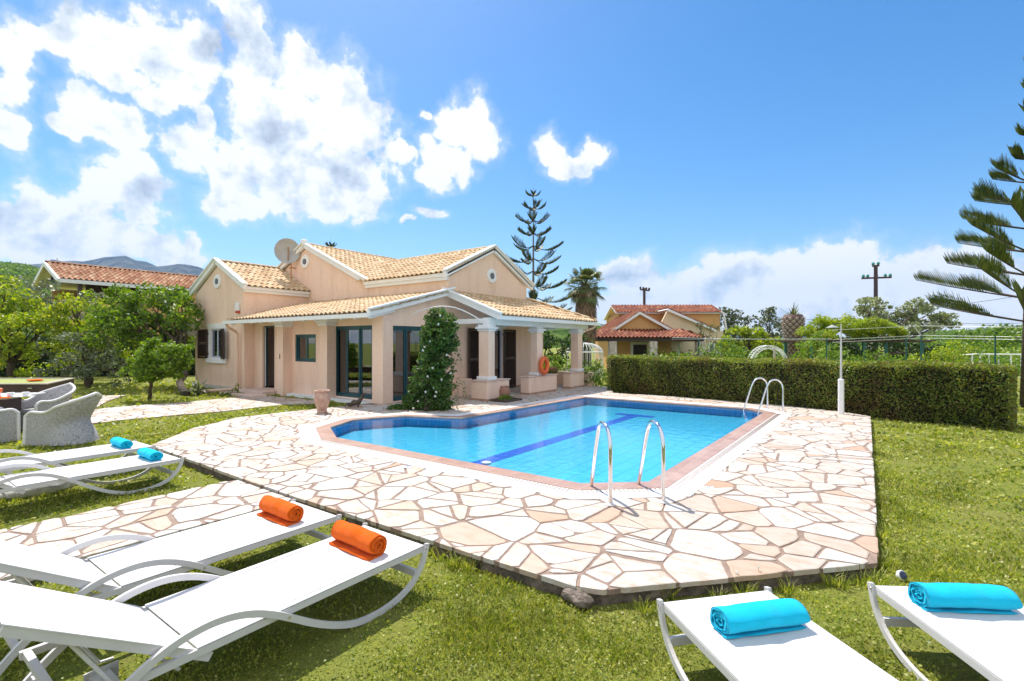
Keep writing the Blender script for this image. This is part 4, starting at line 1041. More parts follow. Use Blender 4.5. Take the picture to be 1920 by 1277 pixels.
def make_towel(mat, length=.5, turns=4.3, r0=.010, th=.0125, flat=1.0, tail=.09, seed=1):
    """a rolled towel lying along local x, underside at z = 0"""
    rnd = random.Random(seed); N = int(turns*26); sp = []
    pitch = th*1.12; rmax = r0+pitch*turns
    for i in range(N+1):
        a = i/N*turns*2*math.pi; q = r0+pitch*a/(2*math.pi)
        sp.append((a, q))
    # end the spiral at the bottom so the tail runs out flat
    a_end = sp[-1][0]; rot = -math.pi/2-a_end
    pts = [(math.cos(a+rot)*q, math.sin(a+rot)*q) for a, q in sp]
    for i in range(1, 7): pts.append((pts[N][0]+tail*i/6, pts[N][1]))
    m = 26; vs = []; fs = []; K = len(pts)
    zoff = -min(p[1] for p in pts)+th/2
    ph = [rnd.uniform(0, 6) for _ in range(6)]
    nrm = []
    for i in range(K):
        a = Vector(pts[max(i-1, 0)]); b = Vector(pts[min(i+1, K-1)]); d = (b-a).normalized(); nrm.append(Vector((d.y, -d.x)))
    for side in (1, -1):
        for i in range(K):
            for j in range(m+1):
                x = (j/m-.5)*length; e = abs(j/m-.5)*2
                ex = 1+.012*math.sin(pts[i][0]*60+ph[0])
                wob = .0022*math.sin(j*.9+ph[1]+i*.11)+.0045*math.sin(j*.33+i*.05+ph[2])+.002*math.sin(j*.6-i*.3+ph[5])
                soft = 1-.035*max(0, e-.86)/.14
                y, z = pts[i][0]*soft, pts[i][1]*soft
                t = th/2*(.92 if e > .97 else 1)
                y += nrm[i].x*side*t; z += nrm[i].y*side*t
                outer = i > N*.76
                if outer: z += wob; y += wob*.6
                xx = x*ex+(.006*math.sin(i*.13+ph[3]) if e > .9 else 0)+ (.004*math.sin(i*.9+ph[4]) if e > .97 else 0)
                vs.append((xx, y, max(.0005, (z+zoff)*flat)))
    o = K*(m+1)
    for i in range(K-1):
        for j in range(m):
            a = i*(m+1)+j; fs += [(a, a+1, a+m+2, a+m+1), (o+a+m+1, o+a+m+2, o+a+1, o+a)]
        for j in (0, m):
            a = i*(m+1)+j; fs.append((a, a+m+1, o+a+m+1, o+a))
    for i in (0, K-1):
        for j in range(m): a = i*(m+1)+j; fs.append((a, a+1, o+a+1, o+a))
    mb = MB(); mb.add(vs, fs); ob = mb.build('rolled_towel', mat, smooth=True); return ob
T1 = make_towel(M['orange_towel'], .47, 4.2, th=.0135, flat=.97)
TB = make_towel(M['blue_towel'], .46, 4.6, th=.0135, flat=.74, tail=.055, seed=5)
def towel(o, x, y, rz, sc, label):
    o.location = (x, y, LAWN+.315-.005); o.rotation_euler = (0, 0, rz); o.scale = (sc, sc, sc); return tag(o, label, 'towel', 'rolled towels laid on the sun loungers')
towel(T1, -2.95, 2.22, R(-2+180), 1.0, 'orange rolled towel on the nearest sun lounger at left')
t2 = T1.copy(); COL.objects.link(t2); towel(t2, -3.99, 2.23, R(0+180), .98, 'orange rolled towel on the second lounger beside the stone path')
towel(TB, -.455, 2.80, R(47.5+180), 1.0, 'thick blue rolled towel on the left one of the two loungers at bottom right')
t3 = TB.copy(); COL.objects.link(t3); towel(t3, .42, 3.67, R(32+180), 1.02, 'thick blue rolled towel on the lounger in the bottom right corner')
t4 = TB.copy(); COL.objects.link(t4); towel(t4, -7.36, 2.40, R(180), .95, 'small-looking blue rolled towel on the nearer far-left lounger')
t5 = TB.copy(); COL.objects.link(t5); towel(t5, -8.53, 2.44, R(180), .95, 'blue rolled towel on the farther far-left lounger by the wicker chairs')

# pale boulder half under the far lounger
lx, ly = G(70, 927, LAWN); lump('boulder', (-7.86, 1.42, LAWN+.06), (.13, .34, .085), M['rock'], 9, 'long whitish boulder lying on the grass under the far-left lounger', 'rock')
# ball-shaped garden light
x, y = G(1690, 1088, LAWN); r = thing('garden_spotlight', 'small white and blue-black garden spotlight in the grass at the terrace corner', 'garden light', (x, y, LAWN))
k = MB(); k.T = Matrix.Translation((x, y, LAWN+.035)) @ Matrix.Rotation(R(-40), 4, 'Z') @ Matrix.Rotation(R(65), 4, 'Y'); k.lathe([(.0, -.03), (.02, -.028), (.035, -.01), (.038, .01), (.036, .014), (0, .014)], n=20); k.build('body', M['white_paint'], r, smooth='auto')
k2 = MB(); k2.T = k.T; k2.lathe([(0, .016), (.030, .016), (.028, .022), (0, .026)], n=20); k2.build('lens', plain('dark_lens', (.02, .03, .08), rough=.1), r)

# ---- pool ladders
def ladder(f1, f2, dirv, label, hgt=.78):
    """two bent steel rails: feet f1,f2 on the paving, falling toward the water along dirv"""
    c = ((f1[0]+f2[0])/2, (f1[1]+f2[1])/2, 0); r = thing('pool_ladder', label, 'pool ladder', c, group='steel pool ladders'); d = Vector((*dirv, 0)).normalized()
    for f in (f1, f2):
        b = Vector((f[0], f[1], 0)); pts = []
        ctrl = [(0, 0), (0, .25), (0, .5), (.005, .60), (.04, .69), (.11, .755), (.20, .78), (.29, .765), (.36, .71), (.42, .60), (.48, .45), (.54, .28), (.60, .12), (.635, .02), (.65, -.06), (.655, -.16), (.655, -.36)]
        pp = [ctrl[0]]+ctrl+[ctrl[-1]]
        for i in range(1, len(pp)-2):
            p0, p1, p2, p3 = (Vector(q) for q in pp[i-1:i+3])
            for k in range(5):
                t = k/5; q = .5*((2*p1)+(-p0+p2)*t+(2*p0-5*p1+4*p2-p3)*t*t+(-p0+3*p1-3*p2+p3)*t**3); pts.append(b+d*q.x+Vector((0, 0, q.y*hgt/.78)))
        o = MB().tube(pts, .0215, 16).build('handrail', M['steel'], r, smooth=True)
        MB().lathe([(.055, .0), (.056, .006), (.05, .014), (.03, .018), (.023, .03)], (b.x, b.y, .002), 24).build('foot_flange', M['white_metal'], o, smooth='auto')
        k = MB(); q = b+d*.655; k.lathe([(.026, 0), (.026, .03)], (q.x, q.y, -.19), 14); k.build('clamp', M['steel'], o)
    a = Vector((*f1, 0))+d*.655; b = Vector((*f2, 0))+d*.655
    MB().beam(a+Vector((0, 0, -.24)), b+Vector((0, 0, -.24)), .09, .02).build('step', M['steel'], r)
    return r
ladder((-2.14, 4.68), (-1.73, 5.07), (-.70, .72), 'nearer steel pool ladder, its two rails rising from the front corner of the pool', .80)
ladder((-2.05, 13.68), (-1.66, 13.28), (-.72, -.69), 'farther steel pool ladder at the back right corner of the pool near the hedge', .78)

# ---- garden lamp post
x, y = W(1577, 11.55); r = thing('lamp_post', 'white lamp post with thick lower tube and thin hooked pole before the hedge', 'lamp post', (x, y, 0))
MB().tube([(x, y, -.05), (x, y, .80), (x, y, .81)], [.062, .062, .05], 16).build('base_tube', M['white_paint'], r)
MB().tube([(x, y, .80), (x, y, 1.55), (x, y, 2.10)], [.026, .020, .011], 10).build('pole', M['white_metal'], r)
e = Vector((-NX, -NY, 0))
MB().tube([Vector((x, y, 2.08)), Vector((x, y, 2.10)), Vector((x, y, 2.10))+e*.10, Vector((x, y, 2.06))+e*.2], .008, 6).build('arm', M['black'], r)
q = Vector((x, y, 1.99))+e*.2; MB().lathe([(.02, .07), (.05, .05), (.13, .01), (.135, 0), (0, 0)], (q.x, q.y, 2.0), 20).build('lamp_head', plain('lamp_enamel', (.3, .32, .3), rough=.5), r)

# ---- pots
def pot(name, x, y, z, prof, mat, label, cat='pot', bands=()):
    o = MB().lathe(prof, (x, y, z), 36).build(name, mat, loc=(x, y, z), smooth='auto'); return tag(o, label, cat)
x, y = G(604, 774)
pr = [(.0, 0), (.13, 0), (.135, .03), (.115, .06), (.13, .12), (.165, .20), (.195, .30), (.205, .345), (.215, .35), (.215, .365), (.205, .37), (.207, .41), (.217, .415), (.217, .43), (.205, .435), (.19, .50), (.165, .545), (.165, .56), (.195, .575), (.20, .60), (.185, .61), (.165, .60), (.15, .56), (.15, .3), (0, .28)]
pot('clay_urn', x, y, 0, [(a*.88, b*.88) for a, b in pr], M['terracotta_pale'], 'tall pale ribbed clay urn at the terrace edge in front of the villa wall', 'urn')
x, y = G(946, 748.5)
pot('clay_jar', x, y, 0, [(.0, 0), (.09, 0), (.12, .06), (.16, .15), (.175, .22), (.16, .30), (.12, .345), (.115, .36), (.135, .375), (.13, .39), (.105, .38), (.10, .33), (0, .3)], M['terracotta'], 'round brown clay jar beside the first porch pier', 'jar')
# shallow planting tray
r = thing('planter_tray', 'shallow dark planter edging with small green shoots before the first porch pier', 'planter', (-8.45, 11.35, 0))
mb = MB(); mb.box(-8.70, -8.12, 11.02, 11.08, 0, .055); mb.box(-8.70, -8.12, 11.72, 11.78, 0, .055); mb.box(-8.70, -8.64, 11.08, 11.72, 0, .055); mb.box(-8.18, -8.12, 11.08, 11.72, 0, .055); mb.build('edging', M['bark'], r)
MB().box(-8.64, -8.18, 11.08, 11.72, 0.001, .03).build('soil', M['riser'], r)
quads('shoots', leaves(ball_pts((-8.45, 11.4, .08), (.17, .25, .07), 380), .045), M['leaf_bright'], r)
r = thing('pot_plant', 'pinkish red flowering plant on the porch behind the middle pier', 'plant', (-9.3, 15.4, .5))
quads('foliage', leaves(ball_pts((-9.3, 15.4, .62), (.22, .22, .12), 500), .05), M['leaf_green'], r); quads('flowers', leaves(ball_pts((-9.3, 15.4, .68), (.22, .22, .10), 340), .045), M['pink'], r)
MB().lathe([(.1, 0), (.14, .14), (0, .13)], (-9.3, 15.4, .50), 18).build('pot', M['terracotta'], r)
# driftwood ornament
x, y = G(668, 763); r = thing('driftwood_ornament', 'gnarled brown driftwood ornament with one raised end beside the glass doors', 'ornament', (x, y, 0))
bx = Vector((x, y, 0)); u = Vector((NX, NY, 0)); w = Vector((-NY, NX, 0))
mb = MB(); mb.tube([bx+u*-.18+Vector((0, 0, .05)), bx+u*-.05+Vector((0, 0, .11)), bx+u*.06+Vector((0, 0, .12)), bx+u*.13+Vector((0, 0, .22)), bx+u*.19+Vector((0, 0, .33)), bx+u*.24+Vector((0, 0, .335))], [.035, .08, .07, .045, .032, .02], 9)
for a, c in ((-.14, .05), (-.1, -.05), (.05, .06), (.1, -.05), (-.17, 0)):
    mb.tube([bx+u*a+w*c*.5+Vector((0, 0, .10)), bx+u*(a-.04)+w*c*1.6+Vector((0, 0, .05)), bx+u*(a-.03)+w*c*2+Vector((0, 0, .0))], [.028, .018, .012], 6)
mb.tube([bx+u*-.16+Vector((0, 0, .06)), bx+u*-.24+Vector((0, 0, .10)), bx+u*-.27+Vector((0, 0, .04)), bx+u*-.29+Vector((0, 0, .0))], [.03, .018, .014, .01], 6)
mb.build('driftwood', M['bark'], r)
# ---- wicker chairs and table at the far left
def wicker_chair(x, y, rz, label):
    """opening toward local +x, back toward -x"""
    r = thing('wicker_chair', label, 'chair', (x, y, LAWN), rz, 'grey white wicker tub chairs around the garden table')
    NU, NV = 44, 14; half = []
    # footprint path: front-right corner, along the side, round the back, to the other front corner
    def foot(t):
        a = (t-.5)*2; s = 1 if a > 0 else -1; a = abs(a)     # a: 0 back centre .. 1 front corner
        if a < .45: ph = a/.45*math.pi/2; return (-.12-.28*math.cos(ph), s*.33*math.sin(ph), 1-a/.45*.55)
        k = (a-.45)/.55; return (-.12+.50*k, s*(.33-.015*k), .45*(1-k))
    def rim(b): return .60-.09*(1-min(1, b/.11))**2-.035*math.sin(min(1, b/.5)*math.pi)+.27*max(0, b-.28)**1.25/.72**1.25
    vs = []; uv = []
    for side in (0, 1):
        for i in range(NU+1):
            fx, fy, b = foot(i/NU); H = rim(b)
            for j in range(NV+1):
                v = j/NV; z = .015+v*(H-.015)
                w = math.sin(math.pi*min(1, v*1.0)); back = max(0, b-.3)/.7
                out = back*(.115*(1-v)**1.2-.135*math.exp(-((v-.50)/.24)**2)+.17*max(0, v-.5)**1.3/.5**1.3)+.02*(1-v)
                L = math.hypot(fx+.12, fy)+1e-6; nx_, ny_ = (fx+.12)/L, fy/L
                if b < .45: nx_, ny_ = 0, math.copysign(1, fy)
                o = out-(.022 if side else 0)
                vs.append((fx+nx_*o, fy+ny_*o, z)); uv.append((i/NU*3.2, v))
    K = (NU+1)*(NV+1); fs = []
    for i in range(NU):
        for j in range(NV):
            a = i*(NV+1)+j; fs += [(a, a+NV+1, a+NV+2, a+1), (K+a+1, K+a+NV+2, K+a+NV+1, K+a)]
    mb = MB(); mb.add(vs, fs); o = mb.build('shell', M['wicker'], r, local=True, smooth=True)
    ul = o.data.uv_layers.new(name='UVMap'); arr = np.array(uv)[np.array([l.vertex_index for l in o.data.loops])].astype(np.float32); ul.data.foreach_set('uv', arr.ravel())
    rimp = [vs[i*(NV+1)+NV] for i in range(NU+1)]; mid = [(p[0]*.985, p[1]*.985, p[2]+.004) for p in rimp]
    f0 = [vs[j] for j in range(NV+1)]; f1 = [vs[NU*(NV+1)+j] for j in range(NV+1)]
    mb = MB(); mb.tube(f0[::1]+mid[1:-1]+f1[::-1], .027, 8); mb.build('rim', M['wicker_rim'], r, local=True, smooth=True)
    # seat and apron
    mb = MB(); mb.cbox(-.20, .37, -.29, .29, .34, .40, .015); mb.box(.34, .365, -.315, .315, .03, .338); o = mb.build('seat', M['wicker'], r, local=True)
    ul = o.data.uv_layers.new(name='UVMap'); co = np.array([o.data.vertices[l.vertex_index].co for l in o.data.loops]); ul.data.foreach_set('uv', np.stack([co[:, 1]*1.6+co[:, 0]*1.1, co[:, 2]*1.6+co[:, 0]*.9], 1).astype(np.float32).ravel())
    for sx, sy in ((.34, .3), (.34, -.3), (-.34, .2), (-.34, -.2)):
        MB().tube([(sx, sy, .0), (sx, sy, .03)], .018, 8).build('foot', M['wicker_rim'], r, local=True)
    return r
cx, cy = (-11.45, 2.55)
wicker_chair(-11.62, 2.50, AZ+R(180), 'grey white wicker tub chair seen from the side, rightmost at the garden table')
x, y = W(80, 10.35); wicker_chair(x, y, AZ+R(-98), 'wicker chair with an oval back seen behind the garden table')
x, y = W(-34, 8.75); wicker_chair(x, y, AZ+R(62), 'wicker chair cut by the left edge of the photo, its back to the photographer')
tx, ty = W(-20, 9.75); t = thing('garden_table', 'white topped square garden table between the wicker chairs', 'table', (tx, ty, LAWN), AZ+R(12))
MB().cbox(-.62, .62, -.55, .55, .70, .735, .012).build('tabletop', M['white_metal'], t, local=True)
MB().box(-.34, .34, -.30, .30, .0, .699).build('base', M['walnut'], t, local=True)
def ontable(px, dy): X, Y = W(px, 9.55+dy); return X, Y, LAWN+.735
x, y, z = ontable(20, -.1)
def cup(x, y, z, lab):
    r = thing('cup', lab, 'cup', (x, y, z), group='white cups on the garden table')
    MB().lathe([(0, 0), (.035, 0), (.05, .04), (.055, .09), (.05, .09), (.045, .04), (0, .01)], (x, y, z), 18).build('bowl', M['white_paint'], r, smooth=True)
    MB().lathe([(0, 0), (.08, .0), (.095, .012), (.08, .008), (0, .006)], (x, y, z-.0), 20).build('saucer', M['white_paint'], r)
cup(x, y, z+.001, 'white cup on the garden table, nearer the table centre'); x, y, z = ontable(48, .0); cup(x, y, z+.001, 'white cup on the garden table near its right edge')
x, y, z = ontable(2, -.25); o = MB().cbox(x-.14, x+.14, y-.12, y+.12, z, z+.012, .004).build('napkin', M['orange_towel'], loc=(x, y, z)); tag(o, 'folded orange napkin on the white garden table', 'napkin')
x, y, z = ontable(-2, -.05); o = MB().lathe([(0, 0), (.05, 0), (.02, .02), (.02, .07), (.05, .10), (.055, .16), (.03, .17), (0, .16)], (x, y, z), 18).build('juice_glass', M['orange_plastic'], loc=(x, y, z)); tag(o, 'small orange drink glass at the left edge of the photo on the table', 'glass')

# ---- covered games table behind
zt = .55; p1 = Vector((*G(88, 719, zt), 0)); p2 = Vector((*G(139, 708.5, zt), 0)); e1 = Vector((-NX, -NY, 0)); e1 = (e1+Vector((NY, -NX, 0))*.04).normalized()
r = thing('pool_table', 'dark brown outdoor pool table with green cloth behind the wicker chairs', 'pool table', (p1.x, p1.y, LAWN))
A = [p1, p2, p2+e1*2.3, p1+e1*2.3]
def poly(ps): return [(p.x, p.y) for p in ps]
cab = poly(A); inn = offset(cab, -.16) if True else cab
mb = MB(); mb.prism(cab, zt-.28, zt-.03); mb.build('cabinet', M['walnut'], r)
mb = MB(); mb.prism(offset(cab, .03), zt-.029, zt, holes=[inn]); mb.build('rail', plain('pale_rail', (.30, .27, .2), (.4, .36, .26), 6), r)
mb = MB(); mb.prism(inn, zt-.028, zt-.02); mb.build('cloth', M['felt'], r)
for i in range(4):
    q = A[i]+(sum(A, Vector((0, 0, 0)))/4-A[i]).normalized()*.14
    MB().box(q.x-.06, q.x+.06, q.y-.06, q.y+.06, LAWN-.05, zt-.281).build('leg', M['walnut'], r)
c0 = p1+e1*.35; hb = MB(); hb.T = Matrix.Translation((p1+e1*.42)+Vector((0, 0, zt-.13))+Vector((NY, -NX, 0))*.02) @ Matrix.Rotation(AZ, 4, 'Z'); hb.cbox(-.06, .06, -.02, .02, -.012, .012, .004); hb.build('handle', M['steel'], r)
q = p1*.5+p2*.5+e1*.75; o = MB().cbox(q.x-.22, q.x+.22, q.y-.15, q.y+.15, zt, zt+.03, .01).build('folded_cloth', M['orange_towel'], loc=(q.x, q.y, zt)); tag(o, 'folded orange cloth lying on the brown pool table', 'cloth')

# ================================================================ PLANTS
def limb(mb, p, q, r0, r1, n=6, wob=.06, seed=0):
    rnd = random.Random(seed); p = Vector(p); q = Vector(q); L = (q-p).length; pts = []; rs = []
    for i in range(n+1):
        t = i/n; v = p.lerp(q, t)
        if 0 < i < n: v += Vector((rnd.uniform(-1, 1), rnd.uniform(-1, 1), rnd.uniform(-.3, .3)))*wob*L
        pts.append(v); rs.append(r0+(r1-r0)*t)
    mb.tube(pts, rs, 8); return pts
def tree(name, label, cat, base, fork, blobs, leaf, bark, size, per, cr, dens, r0=.12, group=None, squash=.75, trunkpts=None, sub=True, seed=1):
    r = thing(name, label, cat, base, group=group); rnd = random.Random(seed)
    mb = MB(); f = Vector(fork); limb(mb, base, f, r0, r0*.72, 5, .04, seed)
    for i, (c, q) in enumerate(blobs):
        pts = limb(mb, f, c, r0*.5, r0*.12, 5, .07, seed+i)
        for k in range(2):
            d = Vector((rnd.uniform(-1, 1), rnd.uniform(-1, 1), rnd.uniform(-.2, 1))).normalized()*(q if not hasattr(q, '__len__') else q[0])*.7
            limb(mb, pts[3], Vector(c)+d, r0*.2, r0*.05, 4, .08, seed+i*7+k)
    mb.build('trunk', bark, r, smooth=True)
    bl = [(c, q) for c, q in blobs]
    P = []
    for c, q in bl:
        qq = q if hasattr(q, '__len__') else (q, q, q*squash); mx = max(qq)
        k = int(per*1.25*(mx**2)); cc = ball_pts(c, qq, max(k, 4), .3)
        for s in cc:
            rr = cr*random.uniform(.55, 1.4); P.append(ball_pts(s, (rr, rr, rr*.7), max(5, int(dens*2.0*(rr/cr)**2)), .2))
    P = np.concatenate(P); P = P[P[:, 2] > LAWN+.02]
    quads('crown', leaves(P, size*1.15, aspect=.65), leaf, r); return r
def C3(px, Y, py): return (*W(px, Y), ZZ(py, Y))
def px(n, Y): return n*Y/F
def bl(lst, Y, dY=0, sq=.8, deep=1.0):
    out = []
    for a, b, rx in lst:
        yy = Y+random.uniform(-dY, dY); out.append((C3(a, yy, b), (px(rx, yy)*deep, px(rx, yy)*deep, px(rx, yy)*sq)))
    return out
# small citrus tree on the lawn
b = (*G(280, 748, LAWN), LAWN); Y = 15.3
tree('citrus_tree', 'small round bright green tree standing alone on the lawn left of the villa', 'tree', b, C3(283, Y, 708), bl([(275, 690, 34), (320, 668, 34), (295, 650, 26), (335, 690, 20), (255, 700, 22), (310, 690, 30), (345, 655, 16), (285, 672, 34)], Y, .3, .72), M['leaf_bright'], M['bark'], .085, 85, .13, 17, r0=.06)
# big trees behind it
tree('leaning_tree', 'tall dark green tree with a leaning trunk behind the small citrus tree', 'tree', (*G(352, 742, LAWN), LAWN), C3(335, 18.8, 680), bl([(230, 600, 44), (275, 565, 40), (330, 590, 42), (300, 625, 50), (345, 630, 30), (225, 572, 24), (250, 560, 18), (325, 558, 18), (338, 545, 10), (355, 566, 12), (215, 548, 8), (350, 600, 20), (200, 620, 40), (265, 610, 50)], 19.8, 1.0, .85), M['leaf_green'], M['bark'], .12, 17, .30, 26, r0=.13, seed=4)
tree('yellow_green_tree', 'broad yellow green leafy tree in front of the terracotta roofed house', 'tree', (*G(165, 722, LAWN), LAWN), C3(168, 21, 670), bl([(150, 590, 46), (195, 575, 38), (215, 605, 40), (170, 640, 52), (230, 640, 40), (120, 620, 40), (130, 572, 20), (240, 556, 14), (290, 556, 14)], 21.5, 1.0, .8), M['leaf_lime'], M['bark'], .125, 13, .32, 24, r0=.16, seed=6)
tree('silver_tree', 'silvery grey leaved tree between the yellow green trees at left', 'tree', (*W(120, 25), LAWN), C3(115, 25, 640), bl([(95, 560, 34), (130, 600, 30), (175, 560, 16), (60, 545, 30), (160, 660, 50), (105, 640, 45), (190, 690, 30)], 24, 1.5, .8), M['leaf_silver'], M['bark_grey'], .13, 9, .34, 26, r0=.16, seed=8)
tree('lime_tree', 'bright yellow green tree filling the left edge of the photo', 'tree', (*W(20, 20.5), LAWN), C3(22, 20.5, 680), bl([(10, 550, 34), (45, 580, 40), (20, 620, 54), (75, 625, 40), (70, 670, 42), (-40, 580, 60), (-50, 650, 60), (15, 670, 45), (95, 600, 30), (60, 560, 20)], 20.5, 1.0, .85), M['leaf_lime'], M['bark'], .125, 13, .32, 24, r0=.16, seed=10)
tree('olive_shrub', 'dull grey green bushy tree low down in the middle of the left tree group', 'tree', (*W(165, 19.5), LAWN), C3(163, 19.5, 690), bl([(160, 672, 40), (120, 690, 34), (205, 680, 36), (235, 700, 24), (145, 640, 28), (190, 655, 30)], 19.6, .7, .8), M['leaf_silver'], M['bark'], .10, 16, .24, 22, r0=.10, seed=12)
# the dark clipped hedge closing the garden on the left
def hedge(name, label, P0, P1, thick, z0, z1, leaf, size, n, cat='hedge', rough_=.05, core=None):
    """foliage wall from P0 to P1 (front line), depth thick to the far side"""
    p = Vector((*P0, 0)); q = Vector((*P1, 0)); d = (q-p); L = d.length; d.normalize(); nn = Vector((-d.y, d.x, 0))
    r = thing(name, label, cat, (p.x, p.y, z0))
    areas = [('f', L*(z1-z0)), ('t', L*thick), ('b', L*(z1-z0)*.35), ('e0', thick*(z1-z0)), ('e1', thick*(z1-z0))]; tot = sum(a for _, a in areas); V = []
    for s, a in areas:
        k = int(n*a/tot); u = RNG.uniform(0, L, k); v = RNG.uniform(z0, z1, k); w = RNG.uniform(0, thick, k); dpt = np.abs(RNG.normal(0, rough_, k))-rough_*.7
        bulge = .055*np.sin(u*2.3+1.7*np.sin(v*3.0))+.045*np.sin(u*7+v*5+2*np.sin(u*1.3))
        if s == 'f': w = dpt+bulge
        elif s == 'b': w = thick-dpt
        elif s == 't': v = z1-dpt*1.2+.4*bulge+.02*np.sin(w*8)
        elif s == 'e0': u = dpt
        else: u = L-dpt
        V.append(np.stack([p.x+d.x*u+nn.x*w, p.y+d.y*u+nn.y*w, v], 1))
    P = np.concatenate(V); quads('foliage', leaves(P, size, aspect=.62), leaf, r)
    if leaf == M['leaf_hedge']:  # extra lime leaves put the sunlit top edge into the hedge's colour
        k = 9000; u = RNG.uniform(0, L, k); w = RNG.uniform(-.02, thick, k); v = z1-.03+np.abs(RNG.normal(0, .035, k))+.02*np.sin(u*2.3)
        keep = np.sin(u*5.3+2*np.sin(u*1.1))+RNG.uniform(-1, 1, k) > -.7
        P2 = np.stack([p.x+d.x*u+nn.x*w, p.y+d.y*u+nn.y*w, v], 1)[keep]; quads('sunlit_top_leaves', leaves(P2, .05, aspect=.5), M['leaf_lime'], r)
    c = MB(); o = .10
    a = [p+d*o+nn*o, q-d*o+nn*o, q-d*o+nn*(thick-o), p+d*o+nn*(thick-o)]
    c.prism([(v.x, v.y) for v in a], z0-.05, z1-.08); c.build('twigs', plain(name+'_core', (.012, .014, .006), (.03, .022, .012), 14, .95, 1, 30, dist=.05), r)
    return r
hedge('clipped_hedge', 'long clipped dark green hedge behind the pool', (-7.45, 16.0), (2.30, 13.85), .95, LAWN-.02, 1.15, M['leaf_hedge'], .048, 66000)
hedge('boundary_hedge', 'dark shaded boundary hedge behind the trees at left', W(-140, 25.5), W(372, 27), 1.6, LAWN, 1.9, M['leaf_dark'], .12, 26000, rough_=.15)
# loose shrubs between porch and hedge
def shrub(name, label, blobs, leaf, size, per, cr, dens, cat='shrub', group=None, base=None, stems=5, zmin=LAWN, extra=None):
    c0 = base or (blobs[0][0][0], blobs[0][0][1], LAWN); r = thing(name, label, cat, c0, group=group)
    mb = MB()
    for i, (c, q) in enumerate(blobs[:8]): limb(mb, (c0[0]+random.uniform(-.08, .08), c0[1]+random.uniform(-.08, .08), c0[2]), c, .022 if cat != 'climbing plant' else .007, .008 if cat != 'climbing plant' else .003, 5, .06, i)
    mb.build('stem', M['bark'], r)
    P = []
    for c, q in blobs:
        qq = q if hasattr(q, '__len__') else (q, q, q*.8); k = max(4, int(per*max(qq)**2))
        for s in ball_pts(c, qq, k, .25):
            rr = cr*random.uniform(.5, 1.4); P.append(ball_pts(s, (rr, rr, rr*.75), max(4, int(dens*(rr/cr)**2)), .25))
    P = np.concatenate(P); P = P[P[:, 2] > zmin+.01]
    quads('foliage', leaves(P, size, aspect=.62), leaf, r); return r
shrub('laurel_shrub', 'glossy green shrub between the last porch pier and the clipped hedge', bl([(1118, 700, 22), (1112, 722, 22), (1130, 722, 20), (1100, 690, 16), (1124, 685, 14)], 19.2, .3, 1), M['leaf_green'], .07, 110, .13, 26, base=(*W(1118, 19.2), LAWN))
shrub('porch_shrub', 'green shrubs seen between the porch columns', bl([(1045, 682, 18), (1060, 690, 20), (1030, 700, 22), (1075, 695, 18), (990, 690, 14), (1105, 700, 12)], 21.5, .3, 1), M['leaf_bright'], .08, 90, .15, 26, base=(*W(1045, 21.5), LAWN))
tree('porch_tree', 'dark leafy tree behind the porch columns', 'tree', (*W(1020, 27), LAWN), C3(1020, 27, 680), bl([(1020, 640, 26), (1060, 650, 30), (990, 650, 26), (1085, 645, 20), (1040, 668, 24), (975, 680, 16)], 26, 1, .75), M['leaf_dark'], M['bark'], .14, 12, .3, 30, seed=20)
# climbing rose by the pool
Y = 12.35; bb = (*G(800, 772), 0)
rose = shrub('climbing_rose', 'tall leafy climber with white flowers sprawling by the pool in front of the glass doors', bl([(828, 600, 22), (820, 625, 29), (838, 645, 22), (815, 655, 28), (808, 685, 27), (834, 690, 18), (800, 715, 28), (822, 722, 26), (788, 745, 28), (812, 752, 28), (768, 764, 20), (742, 770, 10), (755, 769, 14), (778, 768, 22), (730, 772, 9), (800, 770, 26), (818, 768, 24), (838, 762, 13), (830, 735, 18), (845, 618, 12), (812, 610, 20), (790, 765, 30), (826, 770, 22)], Y, .12, 1.0), M['leaf_rose'], .056, 620, .085, 34, cat='climbing plant', base=bb, zmin=0)
rnd = random.Random(5)
for a, b in ((793, 657), (796, 650), (825, 592), (811, 690), (813, 727), (818, 735), (816, 743), (828, 712), (784, 752), (802, 706), (832, 634), (838, 665), (806, 640), (822, 608), (775, 766), (845, 700), (798, 735)):
    yy = Y-.45+rnd.uniform(-.05, .05); c = C3(a, yy, b); quads('flower', leaves(ball_pts(c, .019, 22, .6), .028, aspect=.9), M['petal'], rose)
mb = MB()
for i in range(16):
    a = C3(845+rnd.uniform(-14, 14), Y-.1, 630+i*7); e = (a[0]+rnd.uniform(.0, .16), a[1]+rnd.uniform(-.1, .1), a[2]-rnd.uniform(.15, .35)); limb(mb, a, e, .004, .002, 4, .1, i)
mb.build('hanging_shoot', M['leaf_rose'], rose)
P = np.concatenate([ball_pts(C3(848+rnd.uniform(-8, 20)*(.4+i/24), Y-.1, 625+i*6), (.06, .06, .12), 16, .1) for i in range(24)]); quads('hanging_leaves', leaves(P, .045), M['leaf_rose'], rose)
